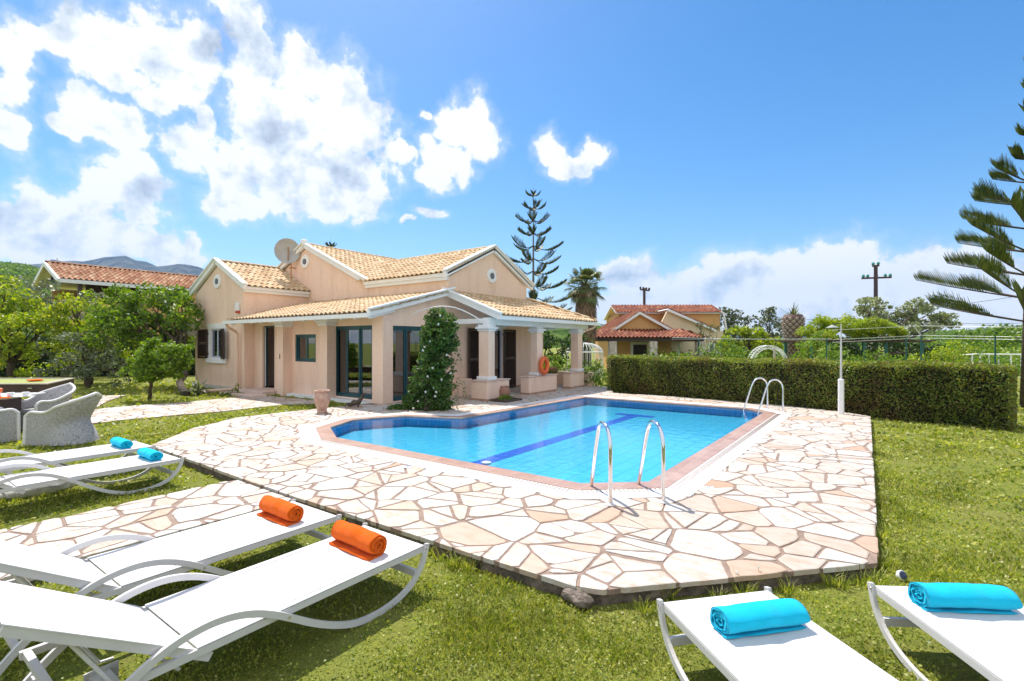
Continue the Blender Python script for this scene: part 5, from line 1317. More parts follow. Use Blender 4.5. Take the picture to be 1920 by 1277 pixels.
# pink tinged rose in front of the hedge, agave by the wing
shrub('pink_rose_bush', 'small rose bush with pinkish new leaves before the clipped hedge', bl([(1335, 742, 9), (1345, 728, 8), (1326, 748, 8), (1352, 745, 7)], 14.9, .1, 1.2), leafmat('pinkish_leaves', [(.35, .16, .10), (.12, .18, .03), (.42, .25, .18), (.2, .22, .05)], .3), .05, 300, .06, 12, base=(*W(1338, 14.9), 0), zmin=0)
shrub('light_green_sprig', 'light green leafy sprig standing against the clipped hedge left of the pink rose bush', bl([(1290, 732, 8), (1296, 722, 8), (1285, 740, 6)], 15.2, .1, 1.2), M['leaf_bright'], .05, 260, .06, 10, base=(*W(1290, 15.2), 0), zmin=0)
shrub('wall_creeper', 'dark green creeper at the foot of the wing downpipe', bl([(447, 728, 7), (440, 738, 9), (425, 741, 7), (452, 742, 8)], 16.6, .1, 1.0), M['leaf_green'], .06, 200, .08, 14, base=(*W(444, 16.6), LAWN))
ax, ay = G(372, 741, LAWN); r = thing('agave', 'spiky grey green agave at the corner of the villa wing', 'plant', (ax, ay, LAWN)); V = []
rnd = random.Random(3)
for i in range(34):
    a = rnd.uniform(0, 6.28); el = rnd.uniform(.15, 1.3); L = rnd.uniform(.35, .75); d = np.array([math.cos(a)*math.cos(el), math.sin(a)*math.cos(el), math.sin(el)]); s = np.array([-math.sin(a), math.cos(a), 0])*.035
    b0 = np.array([ax, ay, LAWN+.02]); m1 = b0+d*L*.55+np.array([0, 0, .04]); tp_ = b0+d*L-np.array([0, 0, .14*math.cos(el)])
    V += [[b0-s*.7, b0+s*.7, m1+s, m1-s], [m1-s, m1+s, tp_+s*.05, tp_-s*.05]]
quads('leaves', np.array(V), M['leaf_silver'], r)
MB().tube([(ax, ay, LAWN), (ax-.1, ay, .45), (ax-.25, ay, .75)], [.012, .01, .005], 6).build('flower_stalk', M['bark'], r)
# ================================================================ ARAUCARIAS, PALMS
def araucaria(name, label, base, height, rmax, whorls, nb, leaf, z_first, apex_pow=1.0, tw=.022, brlen=.38, nbr=26, trunk_r=.16, seed=1, arcs=None, droop=.18, sides=3, tilt=(0, 0), vary=.12, cut=None, dbl=True, rfun=None, rise=.28):
    rnd = random.Random(seed); r = thing(name, label, 'tree', base); B = Vector(base)
    tp = lambda z: B+Vector((tilt[0]*z, tilt[1]*z, z))
    MB().tube([tp(height*t) for t in (0, .25, .5, .75, 1)], [trunk_r, trunk_r*.8, trunk_r*.55, trunk_r*.3, trunk_r*.05], 10).build('trunk', M['bark_grey'] if trunk_r > .12 else M['bark'], r, smooth=True)
    V = []; bb = MB()
    zs = [z_first+(height-z_first)*(1-(1-i/whorls)**1.0) for i in range(whorls)]
    for wi, z in enumerate(zs):
        f = (height-z)/(height-z_first); R_ = rmax*(f**apex_pow)*rnd.uniform(1-vary, 1+vary)
        if rfun: R_ = rfun(z)*rnd.uniform(1-vary, 1+vary)
        a0 = rnd.uniform(0, 6.28)
        n = nb if f > .25 else max(4, nb-1)
        for k in range(n):
            a = a0+2*math.pi*k/n+rnd.uniform(-.18, .18)
            if cut and cut(a, z): continue
            L = R_*rnd.uniform(.8, 1.12); out = Vector((math.cos(a), math.sin(a), 0)); sd = Vector((-math.sin(a), math.cos(a), 0))
            P = []
            for i in range(9):
                t = i/8; P.append(tp(z)+out*(L*t)+Vector((0, 0, L*(-droop*math.sin(math.pi*t*.75)+rise*t*(t if rise < .5 else .75)*(.35+.65*(1-f)+.25)))))
            MB().tube(P, [trunk_r*.22*(1-.85*i/8)+.004 for i in range(9)], 5).build('branch', M['bark'], r, smooth=True)
            m = max(6, int(nbr*min(1, L/rmax+.25)))
            for j in range(m):
                t = (.30 if dbl != 2 else .16)+(.70 if dbl != 2 else .84)*(j+.5)/m if f > .3 else .15+.85*(j+.5)/m
                i = min(7, int(t*8)); u = t*8-i; p = P[i].lerp(P[i+1], u); ax = (P[i+1]-P[i]).normalized()
                l = brlen*math.sin(math.pi*min(1, max(.12, (1.08-t)*1.35)))**.7*rnd.uniform(.75, 1.15)*(.55+.45*min(1, L/1.0))
                for s in (-1, 1):
                    for up in ((1.5, 1.0),) if dbl == 2 else ((.50, 1.0), (1.3, .85)) if dbl else ((.7, 1.0),):
                        d = (ax*.75+sd*s*(.85/up[0]**.5)+Vector((0, 0, up[0]*.8))).normalized(); w = tw*rnd.uniform(.8, 1.25)
                        q0 = p; q1 = p+d*l*.5*up[1]; q2 = q1+(d+Vector((0, 0, .35))+ax*.15).normalized()*l*.5*up[1]
                        # three-sided rope of needles
                        e1 = d.cross(Vector((0, 0, 1))).normalized() if abs(d.z) < .95 else Vector((1, 0, 0)); e2 = d.cross(e1)
                        C = [e1*math.cos(2.094*g)+e2*math.sin(2.094*g) for g in range(3)]
                        for g in range(3):
                            c1, c2 = C[g], C[(g+1) % 3]
                            V.append([q0+c1*w*.6, q0+c2*w*.6, q1+c2*w, q1+c1*w]); V.append([q1+c1*w, q1+c2*w, q2+c2*w*.25, q2+c1*w*.25])
    quads('foliage', np.array([[tuple(v) for v in q] for q in V]), leaf, r); return r
araucaria('norfolk_pine', 'tall sparse norfolk pine rising behind the porch roof', (*W(1000, 36), -.2), ZZ(342, 36)+.2, 3.35, 11, 5, M['needle_far'], 3.4, apex_pow=.80, tw=.040, brlen=.60, nbr=17, trunk_r=.15, seed=3, droop=.22, tilt=(0, 0), vary=.2, dbl=False)
araucaria('norfolk_pine', 'far norfolk pine whose tip shows over the villa ridge', (*W(620, 44), -.2), ZZ(446, 44)+.2, 2.2, 11, 5, M['needle_far'], 3.0, apex_pow=.8, tw=.06, brlen=.6, nbr=12, trunk_r=.14, seed=8, dbl=False)
araucaria('norfolk_pine', 'large norfolk pine at the right edge with long upswept branches', (*W(1921, 13.6), LAWN), 10.6, 2.55, 13, 6, M['needle'], 2.35, tilt=(NX*.03, NY*.03), tw=.0155, brlen=.55, nbr=38, trunk_r=.105, seed=15, droop=.02, rise=.62, vary=.08, dbl=2, rfun=lambda z: float(np.interp(z, [2.3, 3, 5.1, 5.9, 6.6, 7.25, 9.3, 10.6], [2.55, 2.4, 1.6, 1.35, .5, .25, .15, .08])))

def fan_palm():
    x, y = W(1098, 30); r = thing('fan_palm', 'fan palm with a shaggy brown skirt of dead fronds behind the porch', 'palm tree', (x, y, LAWN)); zc = ZZ(535, 30); rnd = random.Random(2)
    MB().tube([(x, y, LAWN), (x, y, zc)], [.38, .26], 12).build('trunk', M['bark'], r)
    V = []; c = Vector((x, y, zc)); pet = MB()
    for i in range(74):
        a = rnd.uniform(0, 6.28); el = rnd.uniform(-.55, 1.35) if i > 16 else rnd.uniform(-1.0, -.3); L = rnd.uniform(.5, 1.0); d = Vector((math.cos(a)*math.cos(el), math.sin(a)*math.cos(el), math.sin(el)))
        p = c+Vector((0, 0, -.15*rnd.random()))+d*L; pet.tube([c, p], [.02, .012], 4, caps=False)
        fl = .56*rnd.uniform(.8, 1.1); s = d.cross(Vector((0, 0, 1))).normalized(); n = s.cross(d).normalized()
        for k in range(17):
            t = (k/16-.5)*3.4; dd = (d*math.cos(t)+s*math.sin(t)).normalized(); ww = s*math.cos(t)*.028-d*math.sin(t)*.028
            m = p+dd*fl*.6; e = p+dd*fl*(1-.12*abs(t))-Vector((0, 0, .22*fl+.1*rnd.random()))
            V += [[p, p+ww*.3, m+ww, m-ww], [m-ww, m+ww, e+ww*.1, e-ww*.1]]
    quads('fronds', np.array([[tuple(v) for v in q] for q in V]), M['frond'], r); pet.build('leaf_stalks', M['frond'], r)
    V = []
    for i in range(1500):
        a = rnd.uniform(0, 6.28); z1 = zc-.1-rnd.random()**1.1*(zc-ZZ(600, 30)+.6); R1 = .30+.30*math.sin(min(1, (zc-z1)/1.2)*1.6)*rnd.uniform(.7, 1.08); z0 = z1-rnd.uniform(.45, 1.1)
        o = Vector((math.cos(a), math.sin(a), 0)); s = Vector((-math.sin(a), math.cos(a), 0)); w = rnd.uniform(.012, .035)
        p = c*1; p = Vector((x, y, 0)); q0 = p+o*(R1*.75)+Vector((0, 0, z1)); q1 = p+o*(R1*1.12)+Vector((0, 0, (z0+z1)/2))+s*rnd.uniform(-.06, .06); q2 = p+o*(R1*rnd.uniform(1., 1.2))+Vector((0, 0, z0))+s*rnd.uniform(-.1, .1)
        V += [[q0-s*w, q0+s*w, q1+s*w, q1-s*w], [q1-s*w, q1+s*w, q2+s*w*.2, q2-s*w*.2]]
    quads('dead_skirt', np.array([[tuple(v) for v in q] for q in V]), M['dead_frond'], r)
    # brown half dead fans at the skirt's shoulder
    V = []
    for i in range(20):
        a = rnd.uniform(0, 6.28); el = rnd.uniform(-1.2, -.2); L = rnd.uniform(.5, .85); d = Vector((math.cos(a)*math.cos(el), math.sin(a)*math.cos(el), math.sin(el))); p = c+d*L; s = d.cross(Vector((0, 0, 1))).normalized()
        for k in range(13):
            t = (k/12-.5)*2.6; dd = (d*math.cos(t)+s*math.sin(t)).normalized(); ww = s*math.cos(t)*.025-d*math.sin(t)*.025; m = p+dd*.22-Vector((0, 0, .06)); e = p+dd*.36-Vector((0, 0, .36))
            V += [[p, p+ww*.3, m+ww, m-ww], [m-ww, m+ww, e+ww*.1, e-ww*.1]]
    quads('dry_fronds', np.array([[tuple(v) for v in q] for q in V]), M['dead_frond'], r)
fan_palm()
def stump_palm():
    Y = 26; x, y = W(1487, Y); r = thing('date_palm', 'lopped date palm trunk with a pineapple pattern and only a few short green shoots', 'palm tree', (x, y, LAWN)); zt = ZZ(590, Y); z0 = ZZ(672, Y)
    prof = [(.30, LAWN), (.30, z0), (.34, z0+.5), (.42, z0+1.1), (.50, z0+1.7), (.50, zt-.15), (.42, zt), (0, zt)]
    MB().lathe(prof, (x, y, 0), 24).build('trunk', plain('palm_brown', (.10, .05, .045), (.2, .11, .09), 20), r)
    mb = MB(); rows = 15
    for i in range(rows):
        z = z0-.1+(zt-z0)*i/rows; k = 11
        q = next(((prof[j], prof[j+1]) for j in range(len(prof)-1) if prof[j][1] <= z <= prof[j+1][1]), (prof[0], prof[1])); t = (z-q[0][1])/(q[1][1]-q[0][1]+1e-6); rr = q[0][0]+(q[1][0]-q[0][0])*t
        for j in range(k):
            a = 2*math.pi*(j+.5*(i % 2))/k; o = Vector((math.cos(a), math.sin(a), 0)); s = Vector((-math.sin(a), math.cos(a), 0)); c = Vector((x, y, z))+o*rr; w = rr*.23
            mb.add([c-s*w, c+Vector((0, 0, -.055)), c+s*w, c+o*.075+s*w*.6+Vector((0, 0, .085)), c+o*.075-s*w*.6+Vector((0, 0, .085)), c+Vector((0, 0, .11))], [(0, 1, 4), (1, 3, 4), (1, 2, 3), (4, 3, 5), (0, 4, 5), (3, 2, 5)])
    mb.build('leaf_scars', plain('cut_leaf_bases', (.42, .34, .30), (.60, .52, .48), 12, .9), r)
    V = []; rnd = random.Random(4)
    for i in range(46):
        a = rnd.uniform(0, 6.28); el = rnd.uniform(.3, 1.5); L = rnd.uniform(.25, .55) if i < 40 else rnd.uniform(.8, 1.2); d = Vector((math.cos(a)*math.cos(el), math.sin(a)*math.cos(el), math.sin(el))); s = d.cross(Vector((0, 0, 1))).normalized()*.025; p = Vector((x, y, zt-.02))+Vector((d.x, d.y, 0))*.2; m = p+d*L*.6; e = p+d*L-Vector((0, 0, .1))
        V += [[p-s, p+s, m+s, m-s], [m-s, m+s, e+s*.1, e-s*.1]]
    quads('shoots', np.array([[tuple(v) for v in q] for q in V]), M['frond'], r)
stump_palm()
# ================================================================ BEYOND THE HEDGE
grp = 'trees beyond the hedge'
tree('olive_tree', 'dark olive tree directly right of the orange house roof', 'tree', (*W(1385, 46), -.2), C3(1385, 46, 640), bl([(1372, 595, 22), (1350, 588, 14), (1390, 610, 24), (1405, 600, 12), (1355, 615, 20)], 46, 1, .8), leafmat('olive_dark', [(.05, .07, .03), (.10, .13, .07), (.16, .19, .12), (.03, .05, .02)], .2), M['bark'], .20, 6, .5, 22, seed=31)
tree('olive_tree', 'slim dark tree with a pointed top left of the lopped palm', 'tree', (*W(1440, 40), -.2), C3(1440, 40, 640), bl([(1440, 590, 12), (1436, 605, 16), (1450, 615, 20), (1425, 620, 14), (1460, 630, 18), (1443, 580, 6)], 40, 1, .9), leafmat('olive_mid', [(.05, .07, .04), (.12, .15, .09), (.20, .23, .15), (.04, .06, .03)], .2), M['bark'], .17, 10, .4, 22, seed=32)
tree('mulberry_tree', 'bright lime green round tree beside the orange house', 'tree', (*W(1400, 27), -.2), C3(1400, 27, 655), bl([(1390, 632, 28), (1420, 636, 26), (1365, 645, 22), (1450, 640, 16), (1405, 620, 16), (1430, 655, 22)], 27, .6, .7), M['leaf_lime'], M['bark'], .12, 26, .24, 26, seed=33)
tree('silver_poplar', 'large silvery grey tree behind the pergola, its crown against the clouds', 'tree', (*W(1660, 29), -.2), C3(1665, 29, 650), bl([(1630, 580, 24), (1665, 590, 30), (1700, 585, 24), (1735, 592, 26), (1765, 600, 22), (1690, 620, 34), (1640, 615, 28), (1615, 570, 14), (1740, 620, 20), (1645, 565, 12), (1780, 606, 12), (1720, 572, 12)], 29, .8, .75), leafmat('silver_shiny', [(.16, .20, .10), (.30, .34, .22), (.46, .50, .38), (.11, .14, .06), (.36, .38, .22)], .25), M['bark_grey'], .13, 20, .26, 26, r0=.16, seed=34)
tree('dark_oak', 'dark shaded bushy tree under the pergola vines', 'tree', (*W(1640, 25), -.2), C3(1640, 25, 670), bl([(1620, 650, 26), (1660, 655, 28), (1590, 660, 24), (1700, 655, 24), (1740, 655, 20), (1570, 640, 16)], 25.5, .6, .75), M['leaf_dark'], M['bark'], .11, 26, .24, 26, seed=35)
sh = 'garden shrubs behind the clipped hedge'
shrub('round_shrub', 'rounded green shrub left of the white arch', bl([(1330, 660, 16), (1355, 662, 18), (1385, 662, 18), (1365, 650, 14)], 19, .4, .8), M['leaf_green'], .075, 90, .15, 24, group=sh)
shrub('round_shrub', 'bright green shrub with two humps right of the lopped palm', bl([(1515, 650, 18), (1535, 640, 20), (1550, 660, 22), (1500, 665, 14), (1575, 665, 18)], 22, .4, .9), M['leaf_bright'], .085, 70, .17, 24, group=sh)
shrub('round_shrub', 'yellow flecked green shrub directly right of the lamp post', bl([(1620, 668, 16), (1645, 672, 16), (1600, 672, 14), (1668, 672, 14)], 19, .4, .8), M['leaf_bright'], .075, 90, .15, 24, group=sh)
shrub('round_shrub', 'wide lime green shrub between the two green fence posts at right', bl([(1750, 668, 18), (1775, 655, 18), (1800, 660, 20), (1720, 672, 14), (1790, 672, 18)], 20, .4, .8), M['leaf_lime'], .08, 80, .16, 24, group=sh)
shrub('round_shrub', 'mid green shrub before the white railing at the far right', bl([(1845, 675, 14), (1875, 678, 14), (1905, 678, 12)], 18, .4, .8), M['leaf_green'], .07, 90, .15, 22, group=sh)
shrub('arch_shrub', 'soft green shrub growing under the white garden arch', bl([(1430, 668, 12), (1450, 665, 13), (1415, 672, 12)], 22.5, .3, .8), M['leaf_bright'], .08, 80, .16, 24)
shrub('bare_yucca', 'half bare yucca like plant before the corner of the orange house', bl([(1322, 625, 10), (1335, 612, 8), (1345, 620, 9), (1315, 610, 6), (1330, 640, 8)], 27, .3, 1.0), leafmat('dull_yucca', [(.10, .11, .05), (.22, .20, .13), (.07, .09, .04)], .2), .14, 26, .16, 8, base=(*W(1328, 27), LAWN))
far = 'far green trees on the horizon at right'
for i, (a, b, q, lab) in enumerate([(1800, 640, 26, 'hazy far tree on the horizon left of the tall right pine'), (1855, 636, 28, 'hazy far tree on the horizon just left of the right pine trunk'), (1905, 630, 34, 'tallest hazy far tree at the right edge'), (1760, 645, 20, 'hazy far tree peeping right of the silvery tree')]):
    tree('distant_tree', lab, 'tree', (*W(a, 62), -.2), C3(a, 62, 650), bl([(a, b, q), (a-16, b+10, q*.7), (a+16, b+8, q*.7)], 62, 2, .7), M['leaf_green'], M['bark'], .35, 2.2, .9, 26, group=far, seed=50+i)
# rough greenery filling the plots behind the fence
P = []
for i in range(420):
    a = random.uniform(1225, 2020); Y = random.uniform(26, 48); rr = random.uniform(.5, 1.1); x, y = W(a, Y); P.append(ball_pts((x, y, LAWN+rr*.5), (rr*1.3, rr*1.3, rr*(.95 if Y < 36 else 1.35)), 130, .4))
tag(quads('thicket', leaves(np.concatenate(P), .17, aspect=.7), M['leaf_green']), 'rough low green thicket filling the plots beyond the fence', 'undergrowth', kind='stuff')
# vine pergola
Y = 23; x, y = W(1600, Y); r = thing('vine_pergola', 'timber pergola topped with yellow green vine foliage', 'pergola', (x, y, LAWN), AZ); X0 = -(1600-1510)/F*Y; X1 = (1745-1600)/F*Y; zt = ZZ(640, Y)
for X in (X0+.3, (X0+X1)/2-.2, X1-.4):
    for d in (0, 2.2): MB().box(X-.05, X+.05, d-.05, d+.05, 0, zt-LAWN-.05).build('post', M['green_metal'], r, local=True)
mb = MB()
for i in range(26): q = X0+(X1-X0)*i/25; mb.box(q-.02, q+.02, -.3, 2.6, zt-LAWN, zt-LAWN+.07)
mb.box(X0, X1, -.04, .04, zt-LAWN-.05, zt-LAWN-.002); mb.box(X0, X1, 2.16, 2.24, zt-LAWN-.05, zt-LAWN-.002); mb.build('rafters', M['bark'], r, local=True)
P = []
for a, b, q in ((1515, 622, 14), (1540, 608, 14), (1565, 612, 15), (1590, 606, 16), (1615, 612, 15), (1640, 608, 14), (1662, 614, 12), (1685, 622, 9), (1525, 645, 12), (1550, 630, 14), (1600, 622, 12), (1630, 622, 10), (1515, 660, 8)):
    P.append(clumps([(C3(a, Y+random.uniform(-.1, 1.6), b), (px(q, Y)*1.15, px(q, Y)*1.6, px(q, Y)*.85))], 34, .18, 34))
quads('vine', leaves(np.concatenate(P), .10), M['leaf_lime'], None); o = bpy.data.objects[-1] if False else None
vine = [ob for ob in COL.objects if ob.name.startswith('vine') and ob.type == 'MESH'][-1]
vine.parent = r; vine.matrix_parent_inverse = r.matrix_basis.inverted() if False else Matrix.Identity(4)
# move the vine's vertices into the pergola's own axes
inv = (Matrix.Translation(r.location) @ Matrix.Rotation(AZ, 4, 'Z')).inverted(); me = vine.data; me.transform(inv); vine.location = (0, 0, 0)

# ---- wire fence with green posts
r = thing('wire_fence', 'wire fence with green posts and white angled top arms behind the clipped hedge', 'fence', (*W(1700, 17), LAWN)); posts = [(1866, 14.6, 630), (1727, 17.5, 629), (1699, 16.6, 634), (1352, 22, 638), (1550, 19.5, 634)]
for a, Y, t in posts:
    x, y = W(a, Y); MB().tube([(x, y, LAWN), (x, y, ZZ(t, Y))], .02, 8).build('post', M['green_metal'], r)
for a, Y, t in ((1727, 17.5, 629),):
    MB().tube([C3(1727, 17.5, 629), C3(1713, 17.5, 611)], .022, 6).build('arm', M['white_metal'], r)
mb = MB()
for t0, t1 in ((629, 632), (634, 637), (611, 614)):
    mb.tube([C3(1560, 19.5, t0+8), C3(1727, 17.5, t0), C3(1930, 14.2, t1)], .006, 5)
mb.tube([C3(1260, 24, 636), C3(1352, 22, 637), C3(1560, 19.5, 635)], .008, 5); mb.tube([C3(1260, 24, 633), C3(1352, 22, 635), C3(1560, 19.5, 637)], .008, 5)
mb.build('wire', M['wire'], r)
# ---- white railing
r = thing('white_railing', 'low white railing with short balusters at the far right behind the hedge', 'railing', (*W(1860, 21), LAWN)); mb = MB(); mb.tube([C3(1800, 22, 666), C3(1830, 21.5, 664), C3(1940, 20.5, 665)], .028, 8); mb.build('handrail', M['white_paint'], r)
for a in (1823, 1838, 1855, 1873, 1896, 1915): MB().tube([C3(a, 21.2, 665), C3(a, 21.2, 688)], .025, 6).build('baluster', M['white_paint'], r)
# ---- white arch
Y = 22; x, y = W(1443, Y); r = thing('garden_arch', 'white trellis arch showing above the clipped hedge', 'arch', (x, y, LAWN), AZ); R1 = 35/F*Y; zc = ZZ(683, Y)-LAWN
for d, nm in ((0, 'hoop'), (.35, 'hoop')):
    for rr in (R1, R1-.13):
        mb = MB(); mb.tube([(rr*math.cos(t), d, zc+rr*math.sin(t)) for t in [math.pi*i/24 for i in range(25)]], .018, 6); mb.tube([(rr, d, 0), (rr, d, zc)], .018, 6); mb.tube([(-rr, d, 0), (-rr, d, zc)], .018, 6); mb.build(nm, M['white_paint'], r, local=True)
mb = MB()
for i in range(25):
    t = math.pi*i/24; a = (R1*math.cos(t), 0, zc+R1*math.sin(t)); b = ((R1-.13)*math.cos(t+.09), 0, zc+(R1-.13)*math.sin(t+.09)); c = ((R1-.13)*math.cos(t-.09), 0, zc+(R1-.13)*math.sin(t-.09)); mb.tube([a, b], .009, 4); mb.tube([a, c], .009, 4); mb.tube([a, (a[0], .35, a[2])], .009, 4)
mb.build('lattice', M['white_paint'], r, local=True)
x, y = W(1452, 21.6); o = MB().tube([(x, y, LAWN), (x, y, ZZ(648, 21.6))], .045, 8).build('wooden_stake', M['stone_pillar'], loc=(x, y, LAWN)); tag(o, 'pale wooden stake standing in front of the white arch', 'stake')
# ---- white wire gazebo
Y = 25.5; x, y = W(1096, Y); r = thing('wire_gazebo', 'white birdcage shaped wire gazebo between the porch and the orange house', 'gazebo', (x, y, LAWN), AZ); R1 = 34/F*Y; zc = ZZ(660, Y)-LAWN; hh = (660-643)/F*Y*1.0
mb = MB()
for i in range(28):
    a = 2*math.pi*i/28; mb.tube([(R1*math.cos(a), R1*math.sin(a), 0), (R1*math.cos(a), R1*math.sin(a), zc)], .014, 4)
mb.build('upright_bars', M['white_paint'], r, local=True); mb = MB()
for i in range(28):
    a = 2*math.pi*i/28; mb.tube([(R1*math.cos(a)*math.cos(t), R1*math.sin(a)*math.cos(t), zc+hh*math.sin(t)) for t in (0, .3, .6, .9, 1.2, 1.5)], .014, 4)
mb.build('dome_ribs', M['white_paint'], r, local=True)
mb = MB(); torus(mb, (0, 0, zc), R1, .03, Matrix.Identity(4), 36, 6); torus(mb, (0, 0, zc-.9), R1, .015, Matrix.Identity(4), 36, 5); mb.build('ring', M['white_paint'], r, local=True)

# ================================================================ ORANGE HOUSE
def lroof(r, P, thick, tmat, name='roof', tw=.24, tl=.38, seed=1, bmat=None):
    """P = eave-left, eave-right, top-right, top-left (local coords)"""
    a, b, c, d = (Vector(p) for p in P); eu = (b-a).normalized(); L = (b-a).length; ev = (d-a)-eu*(d-a).dot(eu); S = ev.length; ev.normalize(); o0 = (d-a).dot(eu); o1 = (c-a).dot(eu)
    en = eu.cross(ev); en = -en if en.z < 0 else en; mb = MB(); T = [a, b, c, d]; mb.add(T+[p-en*thick for p in T], [(0, 1, 2, 3), (7, 6, 5, 4), (0, 4, 5, 1), (1, 5, 6, 2), (2, 6, 7, 3), (3, 7, 4, 0)], 1)
    t = MB(); tiles(t, a, eu, ev, L, S, tw, tl, lambda v: (o0*v/S, L+(o1-L)*v/S), seed, .075); mb.add(t.v, t.f, 0)
    return mb.build(name, [tmat, bmat or M['white_wood']], r, local=True)
def orange_house():
    Y = 33; u = Y/F; x, y = W(1200, Y); r = thing('orange_house', 'small ochre orange house with red tiled roofs behind the clipped hedge', 'house', (x, y, LAWN), AZ)
    X = lambda p: (p-1200)*u; Z = lambda q: ZZ(q, Y)-LAWN; OS = M['stucco_deep']; TR = M['roof_red']
    # gable block
    e0, e1, ap = X(1139), X(1268), X(1198); ze, za = Z(624), Z(585)
    mb = MB(); wall('y', 0, .25, e0+.35, e1-.35, 0, ze, [(X(1187), X(1213), 0, Z(646))], mb); tri(mb, 'y', 0, .25, [(e0+.05, ze), (e1-.05, ze), (ap, za-.12)]); mb.build('wall', OS, r, local=True)
    wall('x', e1-.6, e1-.35, .25, 7, 0, ze+.2, [(1.4, 2.4, .0, 2.05)], MB()).build('wall', OS, r, local=True)
    wall('x', e0+.35, e0+.6, .25, 7, 0, ze+.1, (), MB()).build('wall', OS, r, local=True)
    lroof(r, [(e1+.05, -.2, ze-.02), (e1+.05, 6, ze-.02), (ap, 6, za+.02), (ap, -.2, za+.02)], .08, TR, seed=41); lroof(r, [(e0-.05, 6, ze-.02), (e0-.05, -.2, ze-.02), (ap, -.2, za+.02), (ap, 6, za+.02)], .08, TR, seed=42)
    mb = MB(); mb.beam((e0-.1, -.24, ze-.12), (ap, -.24, za-.08), .1, .16); mb.beam((e1+.1, -.24, ze-.12), (ap, -.24, za-.08), .1, .16); mb.build('barge_board', M['white_paint'], r, local=True)
    # porch roof
    zp, zq = Z(634), Z(622); p0, p1 = X(1100), X(1300)
    lroof(r, [(p0, -2.2, zp), (p1, -2.2, zp), (e1+.3, -.02, zq+.12), (e0-.2, -.02, zq+.12)], .07, TR, seed=43, bmat=M['walnut'])
    lroof(r, [(p1, -2.2, zp), (p1, 2.6, zp), (e1+.3, 2.6, zq+.12), (e1+.3, -.02, zq+.12)], .07, TR, seed=44, bmat=M['walnut'])
    mb = MB(); mb.box(p0+.2, p1-.1, -2.1, -1.95, zp-.22, zp-.06); mb.box(p1-.25, p1-.1, -1.94, 2.5, zp-.22, zp-.06)
    for i in range(16): q = p0+.4+i*(p1-p0-.7)/15; mb.box(q-.04, q+.04, -1.94, -.03, zp-.16, zp-.06)
    mb.build('porch_beam', M['walnut'], r, local=True)
    for q in (1137, 1208, 1291): MB().cbox(X(q)-.24, X(q)+.24, -2.2, -1.75, 0, zp-.221, .03).build('porch_column', M['stone_pillar'], r, local=True)
    MB().box(X(1150), X(1157), -.06, -.003, 0, Z(640)).build('quoin', M['stone_pillar'], r, local=True)
    # doorway and windows
    mb = MB(); mb.box(X(1182), X(1187), -.04, -.003, 0, Z(641)); mb.box(X(1213), X(1221), -.04, -.003, 0, Z(641)); mb.box(X(1187), X(1213), -.04, -.003, Z(646), Z(641)); mb.build('door_surround', M['white_paint'], r, local=True)
    mb = MB(); mb.box(X(1188), X(1212), .1, .15, 0, Z(646)-.02); mb.build('door', M['brown_shutter'], r, local=True)
    mb = MB(); mb.box(X(1271)-.02, X(1274), -.05, -.003, 0, Z(641)) ; mb.build('door_surround', M['white_paint'], r, local=True)
    # taller block behind and right
    XD = lambda p, d: (p-960)/F*(Y+d)-(1200-960)/F*Y
    ZD = lambda q, d: ZZ(q, Y+d)-LAWN
    b0, b1 = XD(1160, 4.2), XD(1350, 4.2); zt = ZD(586, 4.2)
    wall('y', 4.2, 4.4, b0, b1, 0, zt, (), MB()).build('wall', OS, r, local=True)
    wall('x', b0, b0+.2, 4.4, 9, 0, zt, (), MB()).build('wall', OS, r, local=True)
    wall('x', b1-.2, b1, 4.4, 9, 0, zt, (), MB()).build('wall', OS, r, local=True)
    for c in (b0, b1-.2): tri(MB(), 'x', c, c+.2, [(4.2, zt), (9, zt-.3), (5.9, ZD(575, 5.9))]).build('wall', OS, r, local=True)
    lroof(r, [(b0-.25, 3.95, zt-.02), (b1+.15, 3.95, zt-.02), (b1+.15, 5.9, ZD(573, 5.9)), (b0-.25, 5.9, ZD(573, 5.9))], .08, TR, seed=45)
    lroof(r, [(b1+.15, 9, zt-.3), (b0-.25, 9, zt-.3), (b0-.25, 5.9, ZD(573, 5.9)), (b1+.15, 5.9, ZD(573, 5.9))], .08, TR, seed=46)
    # second gable slope seen between
    g0, g1 = XD(1250, 2), XD(1338, 2); mb = MB(); tri(mb, 'y', 1.9, 2.1, [(XD(1222, 2), ZD(640, 2)), (g1, ZD(640, 2)), (g1-.1, ZD(617, 2)), (g0, ZD(584, 2))]); mb.box(g0, g1-.1, 1.92, 2.08, 0, ZD(640, 2)); mb.build('wall', M['stucco_cream'], r, local=True)
    lroof(r, [(g1+.05, 1.7, ZD(618, 2)), (g1+.05, 4.15, ZD(618, 2)), (g0, 4.15, ZD(579, 2)), (g0, 1.7, ZD(579, 2))], .08, TR, seed=47)
    MB().beam((g1+.1, 1.66, ZD(619, 2)-.08), (g0, 1.66, ZD(580, 2)-.08), .1, .15).build('barge_board', M['white_paint'], r, local=True)
    MB().beam((b1+.12, 3.9, zt), (b1+.12+.28, 3.9, ZD(624, 4)), .1, .12).build('barge_board', M['white_paint'], r, local=True)
    wall('y', 2.0, 2.2, g1-.099, XD(1356, 2), 0, ZD(620, 2), (), MB()).build('wall', M['stucco_cream'], r, local=True)
    for q in (1333, 1349):
        a = XD(q, 2); zz0, zz1 = ZD(663, 2), ZD(642, 2)
        f = MB().box(a-.26, a+.26, 1.86, 1.895, zz0, zz1).build('window', M['white_paint'], r, local=True); MB().box(a-.13, a+.13, 1.845, 1.858, zz0+.1, zz1-.1).build('pane', M['porthole_dark'], f, local=True)
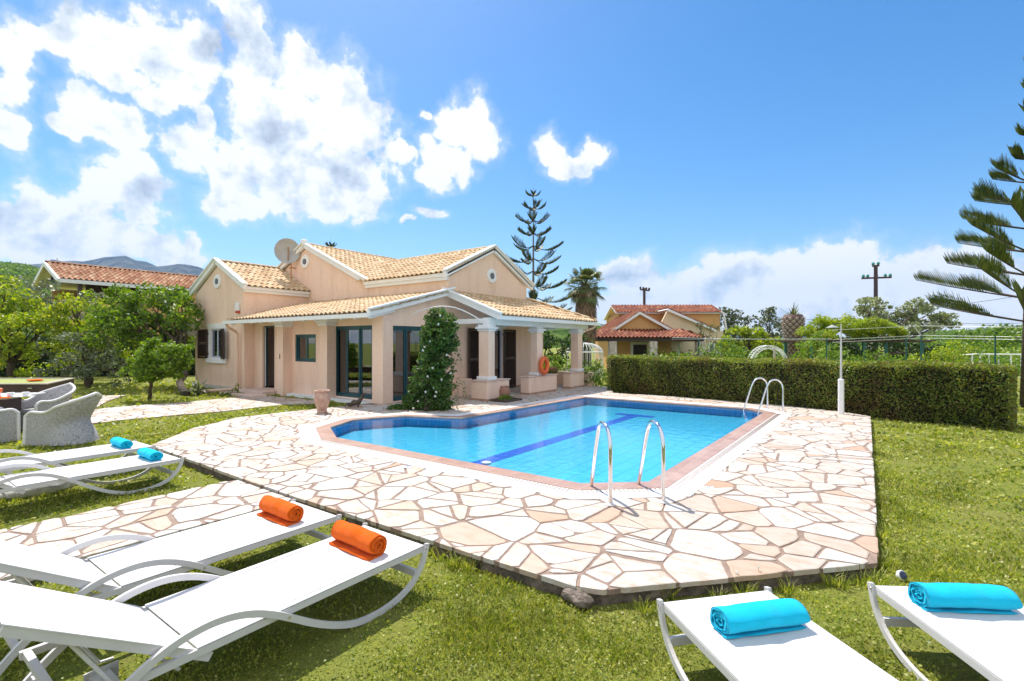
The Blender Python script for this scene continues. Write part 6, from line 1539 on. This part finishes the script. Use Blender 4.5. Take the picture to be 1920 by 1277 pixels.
    MB().tube([(X(1286), -2.25, 0), (X(1286), -2.25, zp-.05)], .05, 8).build('downpipe', M['green_metal'], r, local=True)
    MB().beam((p1-.1, -2.27, zp-.03), (p1+.55, -2.27, zp-.10), .1, .08).build('gutter', M['white_paint'], r, local=True)
orange_house()
# ================================================================ LEFT HOUSE
def left_house():
    Y = 31; x, y = W(122, Y); r = thing('tiled_house', 'house with a long terracotta roof and dark timber gable behind the trees at left', 'house', (x, y, LAWN), R(90))
    L = 11.6; zr = ZZ(496, Y)-LAWN; ze = ZZ(525, 29.2)-LAWN; hw = 3.0
    lroof(r, [(-.9, -hw, ze), (L, -hw, ze), (L, 0, zr), (-.9, 0, zr)], .12, M['roof_brown'], seed=51, tw=.26, tl=.42); lroof(r, [(L, hw, ze), (-.9, hw, ze), (-.9, 0, zr), (L, 0, zr)], .12, M['roof_brown'], seed=52, tw=.26, tl=.42)
    mb = MB(); mb.beam((-.95, -hw-.1, ze-.12), (-.95, 0, zr-.08), .1, .24); mb.beam((-.95, hw+.1, ze-.12), (-.95, 0, zr-.08), .1, .24); mb.box(-.9, L, -hw-.08, -hw, ze-.22, ze-.02); mb.build('barge_board', M['white_wood'], r, local=True)
    mb = MB(); ridge(mb, (-.9, 0, zr+.05), (L, 0, zr+.05), .12); mb.build('ridge_cap', M['roof_brown'], r, local=True)
    mb = MB(); mb.box(-.1, .15, -hw+.3, hw-.3, 0, ze-1.0); mb.box(3.6, L-.2, -hw+.3, -hw+.5, 0, ze-.2); mb.box(L-.4, L-.2, -hw+.5, hw-.4, 0, ze-.2); mb.box(-.1, L-.2, hw-.5, hw-.3, 0, ze-.2); mb.box(.15, 3.6, -hw+.3, -hw+.5, 0, ze-1.2); mb.build('wall', M['stucco_deep'], r, local=True)
    mb = MB(); mb.box(1.0, L-.4, -.1, 0, .1, zr-.3); mb.build('inner_wall', M['walnut'], r, local=True)
    mb = MB(); mb.beam((-.6, -hw+.2, ze-.1), (-.6, hw-.2, ze-.1), .14, .14); mb.beam((-.6, 0, ze), (-.6, 0, zr-.2), .12, .12, up=(1, 0, 0)); mb.beam((-.6, 0, ze), (-.6, -1.1, zr-.95), .1, .1); mb.beam((-.6, 0, ze), (-.6, 1.1, zr-.95), .1, .1); mb.box(.0, .2, -hw+.25, -hw+.45, ze-1.0, ze-.1); mb.build('gable_truss', M['walnut'], r, local=True)
    f = MB().box(7.4, 8.4, -hw+.25, -hw+.299, ze-1.6, ze-.7).build('window', M['white_paint'], r, local=True); MB().box(7.5, 8.3, -hw+.235, -hw+.248, ze-1.5, ze-.8).build('pane', plain('pale_blind', (.5, .58, .66)), f, local=True)
left_house()

# ================================================================ UTILITY POLES
def upole(a, Y, top, label, arms, w=.11, base=None):
    x, y = W(a, Y); r = thing('utility_pole', label, 'utility pole', (x, y, LAWN)); zt = ZZ(top, Y)
    MB().tube([(x, y, LAWN), (x, y, zt)], [w*1.25, w], 10).build('pole', M['pole_wood'], r)
    for px0, px1, p0, p1, ins in arms:
        a0 = Vector(C3(px0, Y, p0)); a1 = Vector(C3(px1, Y, p1)); arm = MB().beam(a0, a1, .12, .12).build('cross_arm', M['pole_wood'], r)
        for q in ins:
            c = a0.lerp(a1, q); MB().lathe([(.03, .06), (.09, .09), (.11, .16), (.08, .22), (.05, .27), (0, .28)], (c.x, c.y, c.z), 10).build('insulator', M['glass_insul'] if w > .12 else M['dark_wire'], arm)
    return r
upole(1642, 36, 497, 'tall dark wooden utility pole with green insulators above the silvery tree', [(1616, 1671, 522, 520, (.05, .2, .5, .8, .97)), (1636, 1648, 499, 498, (.1, .9))], w=.125)
upole(1208, 45, 541, 'thin dark utility pole rising behind the orange house', [(1200, 1218, 543, 545, (.05, .35, .65, .95))], w=.115)
def cable(name, label, pts, r=.012, sag=.4):
    mb = MB()
    for a, b in zip(pts[:-1], pts[1:]):
        A, B = Vector(a), Vector(b); P = [A.lerp(B, t/14)-Vector((0, 0, sag*4*(t/14)*(1-t/14))) for t in range(15)]; mb.tube(P, r, 4)
    o = mb.build(name, M['dark_wire'], loc=pts[0]); return tag(o, label, 'cable')
cable('overhead_cable', 'thin overhead cable sagging to the tall utility pole from the right', [C3(1990, 30, 540), C3(1645, 36, 583)], .013, .25)
cable('overhead_cable', 'long thin overhead cable low across the sky between the lopped palm and the right pine', [C3(1352, 44, 590), C3(1645, 36, 588), C3(1990, 30, 600)], .012, .45)
# short mast far left on the hill side
x, y = W(107, 60); r = thing('radio_mast', 'thin lattice mast standing against the mountain at left', 'mast', (x, y, LAWN)); MB().tube([(x, y, LAWN), C3(107, 60, 484)], .05, 5).build('mast', M['wire'], r)

# ================================================================ HILLS
def terrain(name, prof, D, depth, mat, disp, seed, kx=1.0, z0=-2):
    """ridge line given as (px, py) seen at distance D; slopes forward and back"""
    rnd = np.random.default_rng(seed); pxs = np.linspace(prof[0][0], prof[-1][0], 260); pys = np.interp(pxs, [p[0] for p in prof], [p[1] for p in prof])
    rows = 26; vs = []; fs = []
    for j in range(rows):
        t = j/(rows-1)*2-1; hgt = max(0, 1-abs(t)**1.25)
        for i, a in enumerate(pxs):
            Y = D+t*depth; x, y = W(a, D); ux, uy = W(a, 1.0); h = (HZ-pys[i])/F*D+EYE
            n = sum(math.sin(a*fr*.06+t*q*3+ph) for fr, q, ph in ((1, 1, .3), (2.3, 2, 1.1), (4.1, 3.3, 2.0), (7.7, 5, .7)))/4
            z = z0+(h-z0)*hgt*(1+disp*.3*n*(1-hgt))+disp*.02*D*.1*rnd.normal()*(1-abs(t))*0
            vs.append((ux*Y, uy*Y, z+(disp*D*.004*n if 0 < j < rows-1 and j != rows//2 else 0)))
    w = len(pxs)
    for j in range(rows-1):
        for i in range(w-1): fs.append((j*w+i, j*w+i+1, (j+1)*w+i+1, (j+1)*w+i))
    mb = MB(); mb.add(vs, fs); return tag(mb.build(name, mat, smooth=True), kind='structure')
def hillmat(name, cols, s, s2, d=1.0):
    m, nt, b = newmat(name); b.inputs['Roughness'].default_value = 1; b.inputs['Specular IOR Level'].default_value = 0
    n = noise(nt, s, 8, .6); n2 = noise(nt, s2, 6, .65)
    c = ramp(nt, n, [(.32, cols[0]), (.5, cols[1]), (.68, cols[2])]); c = mix(nt, 1.0, c, ramp(nt, n2, [(.35, (.45, .45, .45)), (.6, (1.25, 1.25, 1.2))]), 'MULTIPLY')
    lk(nt, c, b.inputs['Base Color']); bump(nt, b, n2, 1.0, d); return m
M['hill'] = hillmat('wooded_hill', [(.035, .07, .015), (.07, .12, .025), (.15, .19, .05)], .03, .16, 3)
M['mountain'] = hillmat('mountain_scrub', [(.05, .06, .05), (.09, .095, .075), (.16, .15, .12)], .003, .012, 30)
terrain('mountains', [(-2600, 600), (-1200, 560), (-500, 520), (-200, 505), (40, 500), (75, 492), (110, 486), (130, 490), (165, 489), (190, 482), (215, 478), (245, 484), (285, 494), (315, 498), (345, 495), (385, 502), (440, 522), (600, 548), (800, 580), (1000, 603), (1120, 606), (1180, 612), (1300, 622), (1600, 634), (2100, 630), (2500, 628)], 2600, 900, M['mountain'], 1.0, 1)
terrain('wooded_hill', [(-2600, 560), (-1500, 500), (-900, 470), (-600, 470), (-300, 485), (0, 500), (40, 503), (75, 512), (110, 530), (200, 560), (330, 585), (500, 610), (800, 622), (1000, 618), (1090, 614), (1150, 622), (1250, 634), (1500, 634), (1700, 632), (1850, 624), (1960, 618), (2300, 612), (2600, 600)], 330, 170, M['hill'], 1.0, 2)
# tree canopy scattered over the near face of the wooded hill
def forest():
    prof = [(-600, 470), (-300, 485), (0, 500), (40, 503), (75, 512), (110, 530), (200, 560), (330, 585), (500, 610), (800, 622), (1000, 618), (1090, 614), (1150, 622), (1250, 634), (1500, 634), (1700, 632), (1850, 624), (1960, 618), (2300, 612)]
    P = []
    n = 2300
    for i in range(n):
        a = RNG.uniform(-120, 130) if i < 1300 else (RNG.uniform(1080, 1160) if i < 1500 else RNG.uniform(1740, 2050)); t = -RNG.uniform(0, 1)**1.3*.8; py = np.interp(a, [p[0] for p in prof], [p[1] for p in prof]); h = (HZ-py)/F*330+EYE
        Y = 330+t*170; ux, uy = W(a, 1.0); z = -2+(h+2)*(1-abs(t)**1.25); rr = RNG.uniform(1.3, 3.2)
        P.append(ball_pts((ux*Y, uy*Y, z+rr*.4), (rr, rr, rr*.8), 34, .5))
    o = quads('hillside_trees', leaves(np.concatenate(P), 1.0, aspect=.8), M['leaf_green']); tag(o, 'dense woodland covering the hillside behind the houses', 'woodland', kind='stuff')
forest()
# ================================================================ SKY, SUN, AIR, CAMERA
SUN_DIR = Vector((-.78, .38, 0)).normalized(); SUN_EL = R(60)
w = bpy.data.worlds.new('World'); scene.world = w; w.use_nodes = True; nt = w.node_tree
bg = nt.nodes['Background']
sky = nt.nodes.new('ShaderNodeTexSky'); sky.sky_type = 'NISHITA'; sky.sun_disc = False
sky.sun_elevation = SUN_EL; sky.sun_rotation = math.atan2(SUN_DIR.x, SUN_DIR.y) % (2*math.pi)
sky.altitude = 50; sky.air_density = 1.0; sky.dust_density = .6; sky.ozone_density = 1.6
def dirof(px_, py_):
    x, y = cam2w((px_-960)/F, 1.0); z = (HZ-py_)/F; v = Vector((x, y, z)).normalized(); return math.atan2(v.x, v.y), math.asin(v.z)
tc = nt.nodes.new('ShaderNodeTexCoord'); vec = tc.outputs['Generated']
sp = nt.nodes.new('ShaderNodeSeparateXYZ'); lk(nt, vec, sp.inputs[0])
az = math_(nt, 'ARCTAN2', sp.outputs[0], sp.outputs[1]); el = math_(nt, 'ARCSINE', sp.outputs[2])
cb = nt.nodes.new('ShaderNodeCombineXYZ'); lk(nt, az, cb.inputs[0]); lk(nt, el, cb.inputs[1]); ae = cb.outputs[0]
# warp so that cloud edges billow
def vnoise(scale, detail, rough, amp, off=(0, 0, 0)):
    n = nt.nodes.new('ShaderNodeTexNoise'); n.inputs['Scale'].default_value = scale; n.inputs['Detail'].default_value = detail; n.inputs['Roughness'].default_value = rough
    a = nt.nodes.new('ShaderNodeVectorMath'); a.operation = 'ADD'; a.inputs[1].default_value = off; lk(nt, ae, a.inputs[0]); lk(nt, a.outputs[0], n.inputs['Vector']); return n
CL = [(20, 100, 34, 45), (15, 175, 38, 45), (25, 250, 34, 30), (120, 75, 80, 30), (210, 75, 95, 42), (300, 95, 85, 55), (365, 110, 48, 50), (340, 170, 50, 26), (200, 130, 70, 34), (165, 215, 55, 38), (230, 240, 60, 36), (290, 190, 40, 24), (120, 240, 30, 14),
      (70, 375, 50, 42), (130, 395, 80, 50), (245, 320, 52, 46), (275, 375, 52, 50), (90, 450, 130, 45), (230, 460, 100, 40), (15, 395, 36, 30), (60, 480, 110, 30), (352, 470, 16, 28), (320, 495, 50, 20), (180, 360, 60, 40),
      (430, 18, 40, 24), (455, 50, 42, 38), (475, 90, 38, 28), (480, 150, 52, 52), (560, 135, 56, 46), (530, 220, 90, 66), (640, 175, 60, 50), (655, 230, 70, 55), (540, 310, 110, 66), (640, 320, 90, 52), (690, 350, 44, 36), (430, 330, 44, 46), (370, 275, 60, 36), (385, 245, 22, 40), (450, 380, 70, 26), (560, 385, 90, 26), (620, 370, 80, 34),
      (755, 290, 34, 18), (740, 275, 20, 12), (870, 228, 42, 36), (905, 262, 36, 30), (835, 300, 44, 32), (812, 335, 34, 22), (803, 215, 16, 8), (1035, 285, 24, 28), (1055, 312, 30, 18), (1115, 285, 28, 18), (1085, 308, 24, 16), (810, 397, 26, 9), (764, 413, 12, 6),
      (1180, 520, 46, 32), (1210, 545, 60, 30), (1300, 535, 70, 34), (1370, 515, 60, 40), (1440, 515, 60, 38), (1480, 505, 34, 32), (1545, 500, 60, 42), (1600, 495, 60, 42), (1650, 520, 70, 40), (1740, 505, 60, 40), (1810, 500, 70, 42), (1880, 520, 70, 44), (1300, 575, 200, 28), (1600, 570, 260, 50), (1850, 575, 200, 60), (1500, 545, 200, 34), (1140, 570, 60, 20), (1740, 470, 14, 10), (1735, 480, 30, 12)]
nz = vnoise(11, 4, .6, 1); wv = nt.nodes.new('ShaderNodeVectorMath'); wv.operation = 'MULTIPLY_ADD'
sb = nt.nodes.new('ShaderNodeVectorMath'); sb.operation = 'SUBTRACT'; sb.inputs[1].default_value = (.5, .5, .5); lk(nt, nz.outputs[1], sb.inputs[0])
lk(nt, sb.outputs[0], wv.inputs[0]); wv.inputs[1].default_value = (.085, .075, 0); lk(nt, ae, wv.inputs[2]); P_ = wv.outputs[0]
best = None
for a, b, rx, ry in CL:
    u, v = dirof(a, b); rr = math.hypot((a-960)/F, (b-HZ)/F); k = 1/(1+((a-960)/F)**2)
    sx = rx/F*k*1.28*math.cos(0); sy = ry/F*math.sqrt(k)*1.28
    m = nt.nodes.new('ShaderNodeVectorMath'); m.operation = 'MULTIPLY_ADD'; lk(nt, P_, m.inputs[0]); m.inputs[1].default_value = (1/sx, 1/sy, 0); m.inputs[2].default_value = (-u/sx, -v/sy, 0)
    l = nt.nodes.new('ShaderNodeVectorMath'); l.operation = 'LENGTH'; lk(nt, m.outputs[0], l.inputs[0])
    best = l.outputs['Value'] if best is None else math_(nt, 'MINIMUM', best, l.outputs['Value'])
fld = math_(nt, 'SUBTRACT', 1.0, best)
d1 = vnoise(24, 9, .62, 1); e1 = vnoise(13, 7, .58, 1); e2 = vnoise(13, 7, .58, 1, (.020, -.030, 0)); d3 = vnoise(6.5, 3, .5, 1, (3, 1, 0))
den0 = math_(nt, 'ADD', fld, math_(nt, 'MULTIPLY', math_(nt, 'SUBTRACT', d1.outputs[0], .5), 1.6))
# unseen broken cloud added behind the camera to brighten the shaded facades
dt = nt.nodes.new('ShaderNodeVectorMath'); dt.operation = 'DOT_PRODUCT'; dt.inputs[1].default_value = (NY, -NX, 0); lk(nt, vec, dt.inputs[0])
bk = math_(nt, 'MULTIPLY', math_(nt, 'ADD', dt.outputs['Value'], .08), 4.0)
den1 = math_(nt, 'ADD', math_(nt, 'MINIMUM', bk, 1.0), math_(nt, 'MULTIPLY', math_(nt, 'SUBTRACT', d1.outputs[0], .5), 1.6))
den = math_(nt, 'MAXIMUM', den0, den1)
mr = nt.nodes.new('ShaderNodeMapRange'); mr.interpolation_type = 'SMOOTHSTEP'; mr.inputs[1].default_value = -.03; mr.inputs[2].default_value = .34; lk(nt, den, mr.inputs[0])
mh = nt.nodes.new('ShaderNodeMapRange'); mh.interpolation_type = 'SMOOTHSTEP'; mh.inputs[1].default_value = -.42; mh.inputs[2].default_value = .28; mh.inputs[4].default_value = .30; lk(nt, den, mh.inputs[0]); mask = math_(nt, 'MAXIMUM', mr.outputs[0], mh.outputs[0])
rel = math_(nt, 'MULTIPLY', math_(nt, 'SUBTRACT', e2.outputs[0], e1.outputs[0]), 1.5)
lit = math_(nt, 'ADD', rel, math_(nt, 'MULTIPLY', math_(nt, 'SUBTRACT', d3.outputs[0], .5), 1.5))
deep = math_(nt, 'SUBTRACT', lit, math_(nt, 'MULTIPLY', math_(nt, 'MAXIMUM', math_(nt, 'SUBTRACT', den, .75), 0), .35))
cc = ramp(nt, math_(nt, 'ADD', deep, .53), [(.03, (.47, .55, .66)), (.22, (.66, .74, .84)), (.38, (.86, .91, .96)), (.50, (1.04, 1.04, 1.03))])
CLOUD_GAIN = 2.72; SKY_GAIN = 1.0
hs = nt.nodes.new('ShaderNodeHueSaturation'); hs.inputs['Hue'].default_value = .499; hs.inputs['Saturation'].default_value = 1.42; hs.inputs['Value'].default_value = .43; lk(nt, sky.outputs[0], hs.inputs['Color'])
sc_ = nt.nodes.new('ShaderNodeVectorMath'); sc_.operation = 'SCALE'; sc_.inputs['Scale'].default_value = CLOUD_GAIN; lk(nt, cc, sc_.inputs[0])
mxn = nt.nodes.new('ShaderNodeMix'); mxn.data_type = 'RGBA'; mxn.clamp_factor = True; lk(nt, math_(nt, 'MULTIPLY', mask, .98), mxn.inputs[0]); lk(nt, hs.outputs[0], mxn.inputs[6]); lk(nt, sc_.outputs[0], mxn.inputs[7])
lk(nt, mxn.outputs[2], bg.inputs[0]); bg.inputs[1].default_value = .15
w.cycles.sampling_method = 'MANUAL'; w.cycles.sample_map_resolution = 1024
sl_ = bpy.data.lights.new('sun', 'SUN'); sl_.energy = 2.45; sl_.angle = R(.53); sl_.color = (1.0, .95, .87)
so = bpy.data.objects.new('sun', sl_); COL.objects.link(so); so.location = (0, 0, 30)
sd = Vector((SUN_DIR.x*math.cos(SUN_EL), SUN_DIR.y*math.cos(SUN_EL), math.sin(SUN_EL))); so.rotation_euler = sd.to_track_quat('Z', 'Y').to_euler()
# air: one closed box of thin haze
HAZE = 0.00013
if HAZE:
    hb = MB(); hb.prism([(-2700, -1400), (2700, -1400), (4500, 2700), (900, 5400), (-4400, 5400), (-5400, 1600)], -8, 540)
    hm = bpy.data.materials.new('thin_air'); hm.use_nodes = True; n_ = hm.node_tree; n_.nodes.remove(n_.nodes['Principled BSDF'])
    pv = n_.nodes.new('ShaderNodeVolumePrincipled'); pv.inputs['Color'].default_value = (.36, .60, 1, 1); pv.inputs['Density'].default_value = HAZE; pv.inputs['Anisotropy'].default_value = .1
    n_.links.new(pv.outputs[0], n_.nodes['Material Output'].inputs['Volume'])
    ho = hb.build('haze', hm); tag(ho, kind='stuff'); hm.cycles.homogeneous_volume = True if hasattr(hm.cycles, 'homogeneous_volume') else None
cam = bpy.data.cameras.new('camera'); cam.sensor_width = 36; cam.lens = F/1920*36; cam.clip_start = .05; cam.clip_end = 12000
cam.shift_y = (HZ-638.5)/1920
co = bpy.data.objects.new('camera', cam); COL.objects.link(co); co.location = (0, 0, EYE); co.rotation_euler = (R(90), 0, AZ); scene.camera = co
scene.view_settings.view_transform = 'Standard'; scene.view_settings.look = 'None'; scene.view_settings.gamma = 1; scene.view_settings.use_curve_mapping = False
scene.view_settings.exposure = 1.45
scene.cycles.max_bounces = 8; scene.cycles.diffuse_bounces = 4; scene.cycles.glossy_bounces = 4; scene.cycles.transparent_max_bounces = 12; scene.cycles.transmission_bounces = 4; scene.cycles.volume_bounces = 0
scene.cycles.sample_clamp_indirect = 6; scene.cycles.caustics_reflective = False; scene.cycles.caustics_refractive = False
for o in list(COL.objects):
    if o.type == 'MESH' and o.parent is None and 'kind' not in o and 'label' not in o: print('UNLABELLED', o.name)
